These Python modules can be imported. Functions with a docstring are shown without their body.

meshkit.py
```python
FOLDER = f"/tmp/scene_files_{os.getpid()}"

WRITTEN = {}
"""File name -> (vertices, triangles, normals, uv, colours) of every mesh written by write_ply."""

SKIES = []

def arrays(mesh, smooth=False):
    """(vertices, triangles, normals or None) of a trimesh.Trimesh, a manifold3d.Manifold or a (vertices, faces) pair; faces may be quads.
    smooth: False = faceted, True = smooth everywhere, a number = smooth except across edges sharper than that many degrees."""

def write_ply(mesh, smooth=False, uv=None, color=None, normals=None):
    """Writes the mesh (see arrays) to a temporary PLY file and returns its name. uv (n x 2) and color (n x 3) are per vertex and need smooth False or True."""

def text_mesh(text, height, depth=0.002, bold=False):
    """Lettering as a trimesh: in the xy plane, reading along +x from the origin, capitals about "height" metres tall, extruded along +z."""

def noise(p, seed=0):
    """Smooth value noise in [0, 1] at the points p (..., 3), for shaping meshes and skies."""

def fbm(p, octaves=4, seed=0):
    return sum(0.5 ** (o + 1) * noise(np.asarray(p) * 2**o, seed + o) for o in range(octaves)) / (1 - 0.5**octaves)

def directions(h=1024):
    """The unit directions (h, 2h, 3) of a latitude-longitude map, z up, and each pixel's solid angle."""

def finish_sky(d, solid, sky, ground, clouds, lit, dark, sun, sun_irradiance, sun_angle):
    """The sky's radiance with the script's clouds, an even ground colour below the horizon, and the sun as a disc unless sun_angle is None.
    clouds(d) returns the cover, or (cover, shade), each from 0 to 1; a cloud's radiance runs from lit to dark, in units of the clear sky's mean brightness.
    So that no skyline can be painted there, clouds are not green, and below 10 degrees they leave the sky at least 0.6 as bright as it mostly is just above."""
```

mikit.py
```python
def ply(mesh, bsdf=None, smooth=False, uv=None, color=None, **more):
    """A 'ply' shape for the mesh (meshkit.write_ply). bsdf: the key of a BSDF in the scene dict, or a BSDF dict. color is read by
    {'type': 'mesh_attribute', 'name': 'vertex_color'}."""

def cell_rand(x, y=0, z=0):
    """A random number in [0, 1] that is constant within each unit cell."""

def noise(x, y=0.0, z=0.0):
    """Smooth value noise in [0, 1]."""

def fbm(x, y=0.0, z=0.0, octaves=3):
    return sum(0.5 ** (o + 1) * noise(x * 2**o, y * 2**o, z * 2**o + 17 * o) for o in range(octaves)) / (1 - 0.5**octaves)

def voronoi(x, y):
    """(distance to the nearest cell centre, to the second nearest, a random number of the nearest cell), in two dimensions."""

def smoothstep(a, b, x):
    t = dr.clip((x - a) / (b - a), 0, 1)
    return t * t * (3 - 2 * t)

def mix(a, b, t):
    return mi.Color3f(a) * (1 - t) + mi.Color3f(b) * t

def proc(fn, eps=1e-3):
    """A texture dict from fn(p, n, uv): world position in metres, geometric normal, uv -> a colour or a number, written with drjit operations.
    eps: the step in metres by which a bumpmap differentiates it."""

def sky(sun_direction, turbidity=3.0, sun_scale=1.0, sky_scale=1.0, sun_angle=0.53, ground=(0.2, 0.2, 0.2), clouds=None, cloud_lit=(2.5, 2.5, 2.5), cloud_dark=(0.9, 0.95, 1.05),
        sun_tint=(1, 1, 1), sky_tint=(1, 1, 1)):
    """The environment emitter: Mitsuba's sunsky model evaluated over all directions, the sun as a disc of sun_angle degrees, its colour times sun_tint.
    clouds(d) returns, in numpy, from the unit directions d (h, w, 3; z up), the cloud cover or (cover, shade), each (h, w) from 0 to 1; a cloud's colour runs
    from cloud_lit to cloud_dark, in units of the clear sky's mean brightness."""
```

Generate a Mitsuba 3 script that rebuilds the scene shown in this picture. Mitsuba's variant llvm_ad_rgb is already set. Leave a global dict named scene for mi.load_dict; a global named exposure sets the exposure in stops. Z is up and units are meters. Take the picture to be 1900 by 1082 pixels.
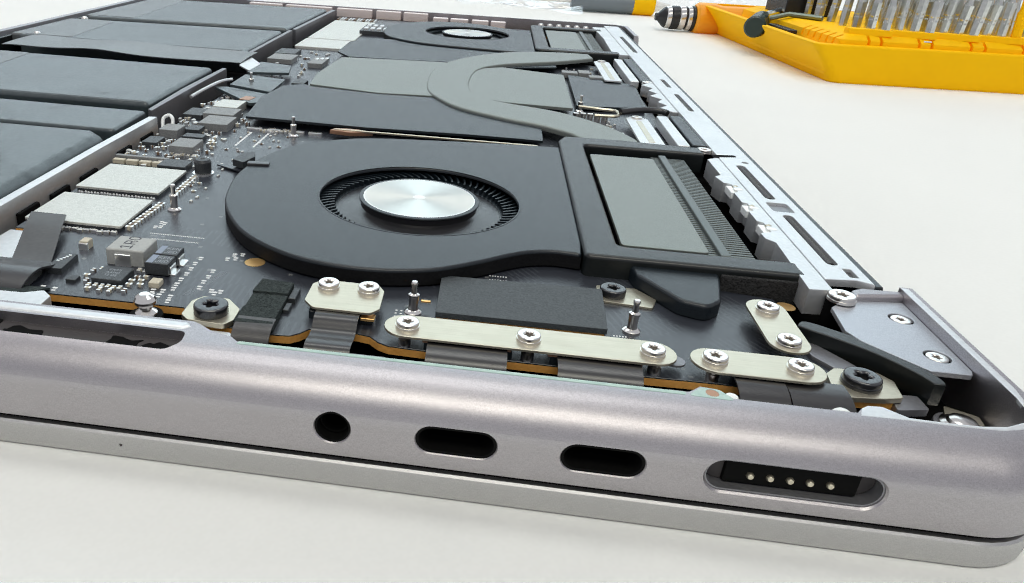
import math, random
import numpy as np, trimesh, shapely, mapbox_earcut, manifold3d
import drjit as dr, mitsuba as mi
import mikit, meshkit
from mikit import proc, noise, fbm, cell_rand, smoothstep, mix, ply
from shapely.geometry import Polygon, LineString

T = mi.ScalarTransform4f
MM = 0.001
scene, labels = {}, {}
rng = random.Random(7)

# ------------------------------------------------------------------ camera, light, exposure
CAM = np.array([-62.047, -70.156, 61.244])
FWD = np.array([-0.10035552, 0.88995755, -0.4448644])
UP = np.array([-0.10347152, 0.43536191, 0.89428947])
scene['camera'] = {'type': 'perspective', 'fov': math.degrees(2 * math.atan(950 / 1432.463)), 'fov_axis': 'x',
                   'near_clip': 0.005, 'far_clip': 30.0,
                   'principal_point_offset_x': (950 - 719.84) / 1900, 'principal_point_offset_y': (540.85 - 541) / 1082,
                   'to_world': T().look_at(origin=(CAM * MM).tolist(), target=((CAM + 100 * FWD) * MM).tolist(), up=UP.tolist())}
exposure = 0.0
scene['room_light'] = {'type': 'constant', 'radiance': {'type': 'rgb', 'value': [0.47, 0.48, 0.52]}}


def ceiling_lamp(key, x, y, z, w, d, power, tilt=(0, 0, 0)):
    """A flat lamp panel facing down."""
    m = T().translate([x, y, z]).rotate([1, 0, 0], 180 + tilt[0]).rotate([0, 1, 0], tilt[1]).scale([w / 2, d / 2, 1])
    scene[key] = {'type': 'rectangle', 'to_world': m, 'bsdf': {'type': 'ref', 'id': 'lamp_white'},
                  'emitter': {'type': 'area', 'radiance': {'type': 'rgb', 'value': power}}}
    labels[key] = {'label': 'white flat ceiling lamp panel above the table' + (' on the near side' if y < 0 else ' on the far side'), 'category': 'lamp'}


scene['lamp_white'] = {'type': 'diffuse', 'reflectance': {'type': 'rgb', 'value': 0.8}}
ceiling_lamp('ceiling_lamp', -0.3, 0.68, 1.7, 1.6, 0.5, [3.7, 3.75, 3.6])
ceiling_lamp('ceiling_lamp_001', 0.0, -0.6, 1.15, 1.0, 0.4, [5.6, 5.45, 4.75])
scene['sheen_panel'] = {'type': 'rectangle', 'to_world': T().translate([-0.2, 2.6, 1.35]).rotate([1, 0, 0], 90).scale([1.9, 0.85, 1]), 'bsdf': {'type': 'ref', 'id': 'lamp_white'},
                   'emitter': {'type': 'area', 'radiance': {'type': 'rgb', 'value': [.95, 1.2, 1.3]}}}  # unseen emitter added beyond the table to give dark tops their sheen
labels['sheen_panel'] = {'label': 'wide glowing panel added out of view beyond the table', 'category': 'sheen_panel'}

# ------------------------------------------------------------------ materials
def rgb(v): return {'type': 'rgb', 'value': list(v) if isinstance(v, (tuple, list)) else [v] * 3}


def mat(key, base, rough=0.5, metal=0.0, spec=0.5, coat=0.0, bump=None, two=True, **kw):
    d = {'type': 'principled', 'base_color': base if isinstance(base, dict) else rgb(base),
         'roughness': rough, 'metallic': metal, 'specular': spec, **kw}
    if coat: d.update(clearcoat=coat, clearcoat_gloss=0.9)
    if bump:
        d = {'type': 'bumpmap', 'arbitrary': {**bump[0]}, 'scale': bump[1], 'bsdf': d}
    scene[key] = {'type': 'twosided', 'bsdf': d} if two else d


def speck(lo, hi, freq, contrast=1.0):
    lo, hi = tuple(map(float, lo)), tuple(map(float, hi))
    def fn(p, n, uv):
        t = 0.7 * cell_rand(p.x * freq, p.y * freq, p.z * freq) + 0.3 * noise(p.x * freq * .5, p.y * freq * .5, p.z * freq * .5)
        return mix(lo, hi, t)
    return proc(fn)


def worn(lo, hi, f1, f2):
    def fn(p, n, uv):
        t = 0.6 * fbm(p.x * f1, p.y * f1, p.z * f1) + 0.4 * noise(p.x * f2, p.y * f2, p.z * f2)
        return mix(lo, hi, t)
    return proc(fn)


def grain(f, eps=3e-5):
    def fn(p, n, uv):
        return fbm(p.x * f, p.y * f, p.z * f, 2)
    return proc(fn, eps)


def _nick(p, n, uv):
    t = .55 * noise(p.x * 350, p.y * 9000, p.z * 3000) + .45 * fbm(p.x * 500, p.y * 500, p.z * 500)
    return mix((.54, .495, .38), (.71, .66, .53), t)
brushed = proc(_nick)
def _wrap(p, n, uv):
    return fbm(p.x * 55, p.y * 130, p.z * 50, 3) + .25 * noise(p.x * 600, p.y * 300, 0)
wrinkle = proc(_wrap, 4e-4)
def _board(p, n, uv):
    """Solder mask with buried traces and tiny vias."""
    a = fbm(p.x * 160, p.y * 160, 0)
    gx, gy = p.x * 900 + .6 * dr.floor(noise(p.x * 90, p.y * 90) * 4), p.y * 900
    line = smoothstep(.80, .92, dr.abs(dr.sin(gx * 3.14159 + dr.floor(noise(p.x * 60, p.y * 60, 3) * 3) * gy))) * smoothstep(.5, .56, noise(p.x * 130, p.y * 130, 5))
    via = dr.select(cell_rand(p.x * 1600, p.y * 1600, 2) > .985, 1., 0.) * smoothstep(.42, .5, noise(p.x * 150, p.y * 150, 9))
    return mix(mix((.014, .016, .022), (.026, .030, .039), a), (.05, .056, .066), line * .55) + mi.Color3f(.10, .10, .09) * via
board_tex = proc(_board)
mat('table_white', worn((.725, .73, .70), (.775, .78, .75), 25., 2500.), .7, spec=.2)
mat('aluminium', speck((.37, .35, .36), (.54, .515, .535), 12000.), .42, 1.0)
mat('aluminium_lid', speck((.46, .455, .45), (.60, .595, .59), 11000.), .42, .9)
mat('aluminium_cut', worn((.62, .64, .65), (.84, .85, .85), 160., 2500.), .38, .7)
mat('hinge_grey', speck((.46, .48, .52), (.60, .62, .66), 9000.), .42, .8)
mat('aluminium_dark', worn((.20, .20, .21), (.30, .30, .32), 200., 3000.), .42, .7)
mat('nickel', brushed, .34, .9)
mat('silver', (.83, .80, .76), .17, 1.0)
mat('screw_recess', (.10, .085, .07), .5, .6)
mat('black_screw', (.012, .013, .016), .14, .0, spec=.9, coat=.8)
mat('board_black', board_tex, .33, 0, spec=.85)
mat('kapton', worn((.50, .22, .04), (.85, .44, .12), 300., 3500.), .42)
mat('plastic_black', speck((.002, .005, .008), (.009, .015, .020), 6000.), .37, 0, spec=.55)
mat('rotor_black', (.014, .014, .016), .28, 0, spec=.6)
mat('rubber', worn((.002, .004, .004), (.010, .013, .013), 400., 4000.), .35, 0, spec=.55)
mat('side_black', speck((.0015, .0015, .002), (.007, .007, .008), 3500.), .6, 0, spec=.25)
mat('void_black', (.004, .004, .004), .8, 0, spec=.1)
mat('foam', speck((.030, .036, .039), (.060, .070, .076), 4000.), .6, 0, spec=.6)
mat('dusty_black', speck((.002, .002, .002), (.05, .05, .05), 4500.), .8, 0, spec=.2)
mat('felt', speck((.006, .009, .009), (.055, .068, .066), 5000.), .85, 0, spec=.2)
mat('flex_gloss', (.018, .017, .018), .30, 0, spec=.8)
mat('flex_satin', worn((.030, .028, .028), (.055, .052, .050), 300., 2500.), .40, 0, spec=.6)
mat('heat_grey', speck((.20, .22, .20), (.26, .28, .26), 6000.), .44, .55)
mat('fin_grey', (.13, .145, .14), .4, .7)
mat('battery_black', worn((.030, .043, .048), (.056, .073, .079), 60., 1800.), .32, 0, spec=.75, bump=(wrinkle, .0006))
mat('battery_fold', worn((.065, .075, .08), (.12, .13, .135), 60., 1800.), .36, 0, spec=.8)
mat('chip_cream', speck((.60, .60, .55), (.80, .80, .74), 4500.), .48, .75)
mat('chip_black', speck((.022, .025, .028), (.045, .050, .055), 5000.), .42)
mat('chip_grey', speck((.20, .205, .205), (.30, .305, .30), 3500.), .5, .3)
mat('inductor_grey', worn((.33, .335, .32), (.46, .465, .44), 500., 3000.), .55, .2)
mat('solder', (.85, .85, .83), .25, .9)
mat('print_white', (.72, .73, .72), .6)
mat('print_grey', (.30, .33, .36), .6)
mat('print_dark', (.04, .04, .05), .6)
mat('band_grey', (.22, .26, .33), .5)
mat('cap_beige', (.52, .47, .36), .5)
mat('cap_brown', (.16, .10, .06), .5)
mat('gold', (.80, .50, .20), .35, .8)
mat('copper_dark', (.45, .25, .16), .4, .8)
mat('pink_lit_metal', (.86, .76, .73), .45, .3)  # pinkish light on the far inner wall put into the colour
mat('teal_gasket', worn((.26, .40, .36), (.55, .68, .62), 900., 5000.), .5)
mat('clear_white', (.80, .82, .80), .25)
mat('yellow_plastic', worn((.95, .52, .0005), (.97, .55, .001), 40., 600.), .6, spec=.12)
mat('yellow_dark', (.60, .30, .002), .5)
mat('orange_plastic', (.90, .36, .01), .4)
mat('barrel_grey', (.17, .20, .22), .45)
mat('knurl_black', (.012, .012, .013), .35)
mat('bit_steel', worn((.52, .53, .50), (.80, .80, .76), 150., 900.), .20, 1.0)
mat('green_black', (.018, .035, .028), .35)
mat('tweezer_steel', (.22, .26, .22), .3, .9)
mat('blue_print', (.05, .28, .62), .4)
def brushed(p, n, uv):
    return mix((.74, .76, .74), (.90, .91, .89), noise(uv.x * 700, uv.y * 3))
scene['hub_steel'] = {'type': 'twosided', 'bsdf': {'type': 'principled', 'base_color': rgb((.70, .69, .64)), 'metallic': 1.0, 'roughness': .34, 'anisotropic': .92}}
scene['bag_film'] = {'type': 'thindielectric', 'int_ior': 1.45}
scene['slot_grey'] = {'type': 'twosided', 'bsdf': {'type': 'principled', 'base_color': rgb((.05, .045, .045)), 'roughness': .5, 'specular': .3}}

# ------------------------------------------------------------------ helpers (all in millimetres)
def number(key):
    if key not in scene and key not in labels: return key
    k = 1
    while f'{key}_{k:03d}' in scene or f'{key}_{k:03d}' in labels: k += 1
    return f'{key}_{k:03d}'


def put(key, mesh, bsdf, smooth=30, label=None, cat=None, group=None, kind=None, parent=None):
    key = number(f'{parent}__{key}' if parent else key)
    if isinstance(mesh, list): mesh = trimesh.util.concatenate(mesh)
    m = trimesh.Trimesh(np.array(mesh.vertices) * MM, mesh.faces, process=False)
    scene[key] = ply(m, bsdf, smooth=smooth)
    d = {k: v for k, v in (('label', label), ('category', cat), ('group', group), ('kind', kind)) if v}
    if d: labels[key] = d
    return key


def L(key, label, cat=None, group=None):
    """A thing without a mesh of its own: its parts' keys start with this key."""
    key = number(key)
    labels[key] = {'label': label, **({'category': cat} if cat else {}), **({'group': group} if group else {})}
    return key


def ccw(p, want=True):
    p = np.asarray(p, float)
    a = np.sum(p[:, 0] * np.roll(p[:, 1], -1) - np.roll(p[:, 0], -1) * p[:, 1])
    return p if (a > 0) == want else p[::-1]


def inset(p, d):
    """p moved d to the left of its direction (inwards for a CCW ring)."""
    e = np.roll(p, -1, 0) - p
    e /= np.maximum(np.linalg.norm(e, axis=1, keepdims=True), 1e-9)
    n = np.stack([-e[:, 1], e[:, 0]], 1)
    a, b = np.roll(n, 1, 0), n
    return p + d * (a + b) / np.maximum(1 + (a * b).sum(1, keepdims=True), .35)


def bev(poly, z0, z1, b=.12, holes=(), n=2, bottom=True):
    """A slab of outline poly from z0 to z1 with its upper edges rounded by b."""
    rings = [ccw(poly)] + [ccw(h, False) for h in holes]
    lev = [(0, z0)] + ([(b * (1 - math.cos(a)), z1 - b + b * math.sin(a)) for a in np.linspace(0, math.pi / 2, n + 1)] if b > 0 else [(0, z1)])
    V, F, base, tops, bots = [], [], 0, [], []
    for r in rings:
        m = len(r)
        for d, z in lev:
            V.append(np.column_stack([inset(r, d), np.full(m, z)]))
        i = np.arange(m); j = (i + 1) % m
        for k in range(len(lev) - 1):
            a, c = base + k * m, base + (k + 1) * m
            F += [np.column_stack([a + i, a + j, c + j]), np.column_stack([a + i, c + j, c + i])]
        bots.append((r, base)); tops.append((inset(r, lev[-1][0]), base + (len(lev) - 1) * m))
        base += m * len(lev)
    for caps, flip in ((tops, False), (bots, True)):
        if flip and not bottom: continue
        pts = np.vstack([c[0] for c in caps]); ends = np.cumsum([len(c[0]) for c in caps]).astype(np.uint32)
        idx = np.concatenate([c[1] + np.arange(len(c[0])) for c in caps])
        t = mapbox_earcut.triangulate_float64(pts, ends).reshape(-1, 3)
        q = pts[t]; area = (q[:, 1, 0] - q[:, 0, 0]) * (q[:, 2, 1] - q[:, 0, 1]) - (q[:, 2, 0] - q[:, 0, 0]) * (q[:, 1, 1] - q[:, 0, 1])
        t = np.where((area > 0)[:, None], t, t[:, ::-1])
        F.append(idx[t[:, ::-1] if flip else t])
    return trimesh.Trimesh(np.vstack(V), np.vstack(F), process=False)


def rnd(pts, r, n=5):
    """pts with every corner rounded; r is a number or one per corner."""
    p = np.asarray(pts, float); out = []
    rs = r if isinstance(r, (list, tuple)) else [r] * len(p)
    for k in range(len(p)):
        a, c, b = p[k - 1], p[k], p[(k + 1) % len(p)]
        u, v = a - c, b - c; lu, lv = np.linalg.norm(u), np.linalg.norm(v); u /= lu; v /= lv
        half = math.acos(np.clip(u @ v, -1, 1)) / 2
        if rs[k] <= 0 or half > 1.5: out.append(c); continue
        t = min(rs[k] / math.tan(half), lu * .48, lv * .48)
        for s in np.linspace(0, 1, n + 1):     # quadratic fillet
            out.append((1 - s) ** 2 * (c + u * t) + 2 * s * (1 - s) * c + s * s * (c + v * t))
    return np.array(out)


def rrect(x0, x1, y0, y1, r=.4, n=4): return rnd([(x0, y0), (x1, y0), (x1, y1), (x0, y1)], r, n)


def rot(p, ang, c=(0, 0)):
    a = math.radians(ang); c = np.array(c); R = np.array([[math.cos(a), -math.sin(a)], [math.sin(a), math.cos(a)]])
    return (np.asarray(p) - c) @ R.T + c


def circle(x, y, r, n=32):
    t = np.arange(n) * 2 * math.pi / n
    return np.column_stack([x + r * np.cos(t), y + r * np.sin(t)])


def capsule(x0, x1, y0, y1, n=10):
    """A stadium filling the box."""
    if x1 - x0 >= y1 - y0:
        r = (y1 - y0) / 2; cy = (y0 + y1) / 2
        t = np.linspace(-math.pi / 2, math.pi / 2, n)
        return np.vstack([np.column_stack([x1 - r + r * np.cos(t), cy + r * np.sin(t)]), np.column_stack([x0 + r - r * np.cos(t), cy - r * np.sin(t)])])
    return capsule(y0, y1, x0, x1, n)[:, ::-1]


def box(x0, x1, y0, y1, z0, z1, b=.1, r=.1): return bev(rrect(x0, x1, y0, y1, r, 2), z0, z1, b, n=1 if b < .12 else 2)


def spline(pts, n=6, closed=False):
    p = np.asarray(pts, float); out = []
    m = len(p); rngk = range(m if closed else m - 1)
    for k in rngk:
        g = (lambda i: p[i % m]) if closed else (lambda i: p[min(max(i, 0), m - 1)])
        a, b, c, d = g(k - 1), g(k), g(k + 1), g(k + 2)
        for t in np.linspace(0, 1, n, endpoint=False):
            out.append(.5 * (2 * b + (c - a) * t + (2 * a - 5 * b + 4 * c - d) * t * t + (3 * b - a - 3 * c + d) * t ** 3))
    if not closed: out.append(p[-1])
    return np.array(out)


def strip(path, x0, x1, th=.2, shear=0.0):
    """A sheet whose section follows path, points (y, z), spread from x0 to x1; shear moves x with the distance along y."""
    q = spline(path, 14); d = np.r_[0, np.cumsum(np.linalg.norm(np.diff(q, axis=0), axis=1))]
    m = max(int(d[-1] / .22), 6); t = np.linspace(0, d[-1], m); q = np.column_stack([np.interp(t, d, q[:, 0]), np.interp(t, d, q[:, 1])])
    g = np.gradient(q, axis=0); g /= np.linalg.norm(g, axis=1, keepdims=True); n = np.column_stack([-g[:, 1], g[:, 0]]) * th / 2
    sh = shear * (q[:, 0] - q[0, 0])
    V = np.vstack([np.column_stack([np.full(m, x) + sh, q[:, 0] + k * n[:, 0], q[:, 1] + k * n[:, 1]]) for k in (1, -1) for x in (x0, x1)])
    F = []
    i = np.arange(m - 1)
    for A, B in ((0, 1), (3, 2), (2, 0), (1, 3)):
        a, b = A * m + i, B * m + i; F += [np.column_stack([a, b, b + 1]), np.column_stack([a, b + 1, a + 1])]
    e = m - 1
    F += [np.array([(0, 2 * m, 3 * m), (0, 3 * m, m), (e, m + e, 3 * m + e), (e, 3 * m + e, 2 * m + e)])]
    M = trimesh.Trimesh(V, np.vstack(F), process=False); trimesh.repair.fix_normals(M); return M


def lathe(prof, x=0, y=0, z=0, n=28, axis=None):
    m = trimesh.creation.revolve(np.array(prof, float), sections=n)
    m.fix_normals()
    if axis is not None: m.apply_transform(trimesh.geometry.align_vectors([0, 0, 1], axis))
    m.apply_translation([x, y, z]); return m


def tube(pts, r, n=8):
    v, f = sweep(np.array(pts, float), r, n); return trimesh.Trimesh(v, f, process=False)


def sweep(p, r, n):
    t = np.gradient(p, axis=0); t /= np.linalg.norm(t, axis=1, keepdims=True)
    a = np.cross(t, [0.13, 0.2, 0.97]); a /= np.linalg.norm(a, axis=1, keepdims=True); b = np.cross(t, a)
    ang = np.arange(n) * 2 * math.pi / n
    v = p[:, None] + r * (np.cos(ang)[None, :, None] * a[:, None] + np.sin(ang)[None, :, None] * b[:, None])
    i, j = np.meshgrid(np.arange(len(p) - 1), np.arange(n), indexing='ij')
    q = np.stack([i * n + j, i * n + (j + 1) % n, (i + 1) * n + (j + 1) % n, (i + 1) * n + j], -1).reshape(-1, 4)
    v = np.vstack([v.reshape(-1, 3), p[:1], p[-1:]]); c0, c1 = len(v) - 2, len(v) - 1
    k = np.arange(n); e = (len(p) - 1) * n
    f = np.vstack([q[:, [0, 2, 1]], q[:, [0, 3, 2]], np.column_stack([k, (k + 1) % n, k * 0 + c0]), np.column_stack([e + (k + 1) % n, e + k, k * 0 + c1])])
    return v, f


def man(m): return manifold3d.Manifold(manifold3d.Mesh(np.asarray(m.vertices, np.float32), np.asarray(m.faces, np.uint32)))
def unman(m):
    q = m.to_mesh(); return trimesh.Trimesh(np.array(q.vert_properties[:, :3], float), np.array(q.tri_verts), process=False)


def star(x, y, r, lobes=5, n=30, deg=0):
    t = np.arange(n) * 2 * math.pi / n
    rr = r * (1 + .26 * np.cos(lobes * (t + math.radians(deg))))
    return np.column_stack([x + rr * np.cos(t), y + rr * np.sin(t)])


def screw(parent, x, y, z, r=1.65, h=.85, m='silver', name='screw', label=None, flange=True, deg=None):
    """A low round screw head with a star recess."""
    deg = rng.uniform(0, 72) if deg is None else deg
    s = star(x, y, r * .36, 5, 30, deg)
    hd = [bev(circle(x, y, r * (.94 if flange else 1), 36), z + (.38 * h if flange else 0), z + h, .22 * h, holes=[s], n=3)]
    if flange: hd.append(bev(circle(x, y, r, 36), z, z + .42 * h, .1, n=2))
    k = put(name, hd, m, 35, parent=parent, label=label)
    put('recess', bev(circle(x, y, r * .55, 14), z + .05, z + h * .55, 0), 'screw_recess' if m == 'silver' else 'void_black', False, parent=k)
    return k


def text(s, x, y, z, h, deg=0, depth=.03, bold=False):
    m = meshkit.text_mesh(s, h, depth, bold)
    c = m.bounds.mean(0); m.apply_translation([-c[0], -c[1], 0])
    m.apply_transform(trimesh.transformations.rotation_matrix(math.radians(deg), [0, 0, 1])); m.apply_translation([x, y, z]); return m


# ------------------------------------------------------------------ the table
tb = bev(rrect(-1500, 900, -500, 1500, 30), -25, 0, 2)
put('table', tb, 'table_white', 30, kind='structure', label='white table top')

# ------------------------------------------------------------------ the laptop
LAP = L('laptop', 'grey laptop lying upside down with its bottom cover off, fans and batteries laid open', 'laptop')
D = 355.7


def ring(d, db, z, r=10.0, x0=-248.0, x1=4.7, y0=0.0, y1=D, n=10):
    """One level of the rounded body outline: d inwards on three sides, db at the hinge side."""
    xa, xb, ya, yb = x0 + d, x1 - db, y0 + d, y1 - d
    out = []
    for cx, cy, sx, sy, a0 in ((xa, ya, 1, 1, 180), (xb, ya, -1, 1, 270), (xb, yb, -1, -1, 0), (xa, yb, 1, -1, 90)):
        rx = max(r - (d if sx == 1 else db), 2.2); ry = max(r - d, 2.2)
        for a in np.linspace(a0, a0 + 90, n):
            out.append((cx + sx * rx + rx * math.cos(math.radians(a)), cy + sy * ry + ry * math.sin(math.radians(a)), z))
    return np.array(out)


def loft(rings):
    m = len(rings[0]); V = np.vstack(rings); F = []
    i = np.arange(m); j = (i + 1) % m
    for k in range(len(rings) - 1):
        a, c = k * m, (k + 1) * m
        F += [np.column_stack([a + i, a + j, c + j]), np.column_stack([a + i, c + j, c + i])]
    e = (len(rings) - 1) * m
    c0, c1 = len(V), len(V) + 1
    V = np.vstack([V, [rings[0].mean(0)], [rings[-1].mean(0)]])
    F += [np.column_stack([j, i, i * 0 + c0]), np.column_stack([e + i, e + j, i * 0 + c1])]
    return trimesh.Trimesh(V, np.vstack(F), process=False)


# lid (screen half) lying on the table
lid = loft([ring(.9, .9, .1), ring(.3, .3, .12), ring(.08, .08, .2), ring(0, 0, .42), ring(0, 0, 3.32), ring(.26, .26, 3.58), ring(1.2, 1.2, 3.58)])
put('lid', lid, 'aluminium_lid', 40, parent=LAP, label='closed lid of the laptop, lying flat on the table under the base')
put('gasket', loft([ring(.9, .9, 3.5), ring(.9, .9, 4.5)]), 'void_black', False, parent=LAP)
put('foot', [bev(circle(x, y, 3, 20), 0, .2, 0) for x in (-235, -8) for y in (12, 344)], 'rubber', False, parent=LAP)

put('scuff', lathe([(0, 0), (.22, 0), (.1, .03), (0, .03)], -101.2, .0, 1.95, 7, axis=[0, -1, 0]), 'slot_grey', False, parent=LAP, label='tiny dark nick in the lid edge')
# base shell
lev = [(.22, 4.32), (0.0, 4.55), (0, 7.0), (0, 9.0)]
for a in np.linspace(6, 90, 13):
    lev.append((6.2 * (1 - math.cos(math.radians(a))) , 9.0 + 5.0 * math.sin(math.radians(a))))
body = man(loft([ring(d, min(d, 6.2) * .13, z) for d, z in lev]))
cav = [(-240, 10.5), (-95.2, 10.5), (-94.2, 10.0), (-92.2, 8.6), (-89.6, 7.9), (-88.6, 6.95), (-36.2, 6.95), (-35.4, 7.6), (-34.5, 8.5), (-32.6, 8.3), (-31.2, 6.7),
       (-18.0, 6.7), (-17.2, 7.7), (-16.3, 8.4), (-14.7, 8.5), (-13.5, 7.5), (-12.6, 6.75), (-8.5, 6.6), (-5, 6.7), (-2.3, 7.2), (.2, 8.5), (1.7, 10.6), (2.2, 13.5), (2.2, 345), (-2, 349), (-236, 349), (-240, 345)]
body -= man(bev(cav, 5.8, 20, 0))
body -= man(bev([(-.4, 43.6), (10, 43.6), (10, 312.1), (-.4, 312.1)], 5.8, 20, 0))
slot = rnd([(-239, 3.9), (-96.4, 3.9), (-94.9, 5.4), (-95.2, 7.9), (-239, 7.9)], [.2, 1.6, 1.6, 1.0, .2], 5)
body -= man(bev(slot, 12.55, 20, 0))


def port_cut(x0, x1, z0, z1, ch, depth):
    """A stadium hole through the near wall, its mouth chamfered."""
    c = capsule(x0, x1, z0, z1, 14)
    big = inset(ccw(c), -ch)
    def pr(p, ya, yb, q=None):
        q = p if q is None else q
        V = np.vstack([np.column_stack([p[:, 0], np.full(len(p), ya), p[:, 1]]), np.column_stack([q[:, 0], np.full(len(p), yb), q[:, 1]])])
        return manifold3d.Manifold.hull_points(V)
    return pr(c, -.5, depth) + pr(inset(ccw(c), -ch * 1.25), -.1 - ch * .25, ch, inset(ccw(c), 0))


PORTS = {'jack': (-77.55, -73.40, 6.2, 10.35), 'usb1': (-66.0, -56.9, 6.45, 10.05), 'usb2': (-49.9, -40.8, 6.45, 10.05), 'mag': (-34.5, -16.0, 6.2, 10.3)}
for k, (a, b, c, d) in PORTS.items():
    body -= port_cut(a, b, c, d, .16 if k != 'mag' else .26, 9)
put('base_shell', unman(body), 'aluminium', 32, parent=LAP, label='grey aluminium side wall and rounded rim of the laptop base')
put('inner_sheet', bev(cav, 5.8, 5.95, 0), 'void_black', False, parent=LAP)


def sleeve(x0, x1, z0, z1, ya, yb, th=.25, back=None):
    """A tube of stadium section lining a port."""
    c = ccw(capsule(x0, x1, z0, z1, 14)); m = bev(c, ya, yb, 0, holes=[inset(c, th)])
    def turn(m):
        v = np.array(m.vertices); m.vertices = np.column_stack([v[:, 0], v[:, 2], v[:, 1]]); m.faces = np.asarray(m.faces)[:, ::-1]; return m
    parts = [turn(m)]
    if back: parts.append(turn(bev(inset(c, .02), back, yb, 0)))
    return parts


pj = put('audio_jack', sleeve(-77.54, -73.41, 6.21, 10.34, 0.2, 8, .22, 7.5), 'void_black', 30, parent=LAP, label='round headphone socket')
put('barrel', sleeve(-77.2, -73.75, 6.55, 10.0, 1.6, 7, .18), 'void_black', 30, parent=pj)
for k, which in (('usb1', 'left'), ('usb2', 'right')):
    a, b, c, d = PORTS[k]
    pu = put('data_port', sleeve(a + .02, b - .02, c + .02, d - .02, .22, 9, .3, 8.6), 'void_black', 30, parent=LAP, label=f'{which} of the two oblong data ports')
    put('tongue', box(a + 1.2, b - 1.2, 3.6, 8.7, 7.95, 8.55, .05), 'rotor_black', 30, parent=pu)
a, b, c, d = PORTS['mag']
pm = put('charging_port', sleeve(a + .02, b - .02, c + .02, d - .02, .42, 9, .18), 'aluminium_dark', 30, parent=LAP, label='long oblong charging port with five pins')
ins = bev(capsule(a + .2, b - .2, c + .2, d - .2, 14), 2.1, 9, .1)
v = np.array(ins.vertices); ins = trimesh.Trimesh(np.column_stack([v[:, 0], 11.1 - v[:, 2], v[:, 1]]), ins.faces, process=False)
put('back_plate', ins, 'slot_grey', 30, parent=pm)
bl = box(a + 2.4, b - 2.0, 1.5, 2.6, 6.6, 9.9, .15, .3); put('pin_block', bl, 'void_black', 30, parent=pm)
for x in (-29.35, -27.25, -25.17, -23.1, -21.0):
    put('pin', lathe([(0, 0), (.42, 0), (.42, .25), (.3, .42), (0, .45)], x, 1.5, 7.75, 16, axis=[0, -1, 0]), 'nickel', 40, parent=pm)
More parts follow.
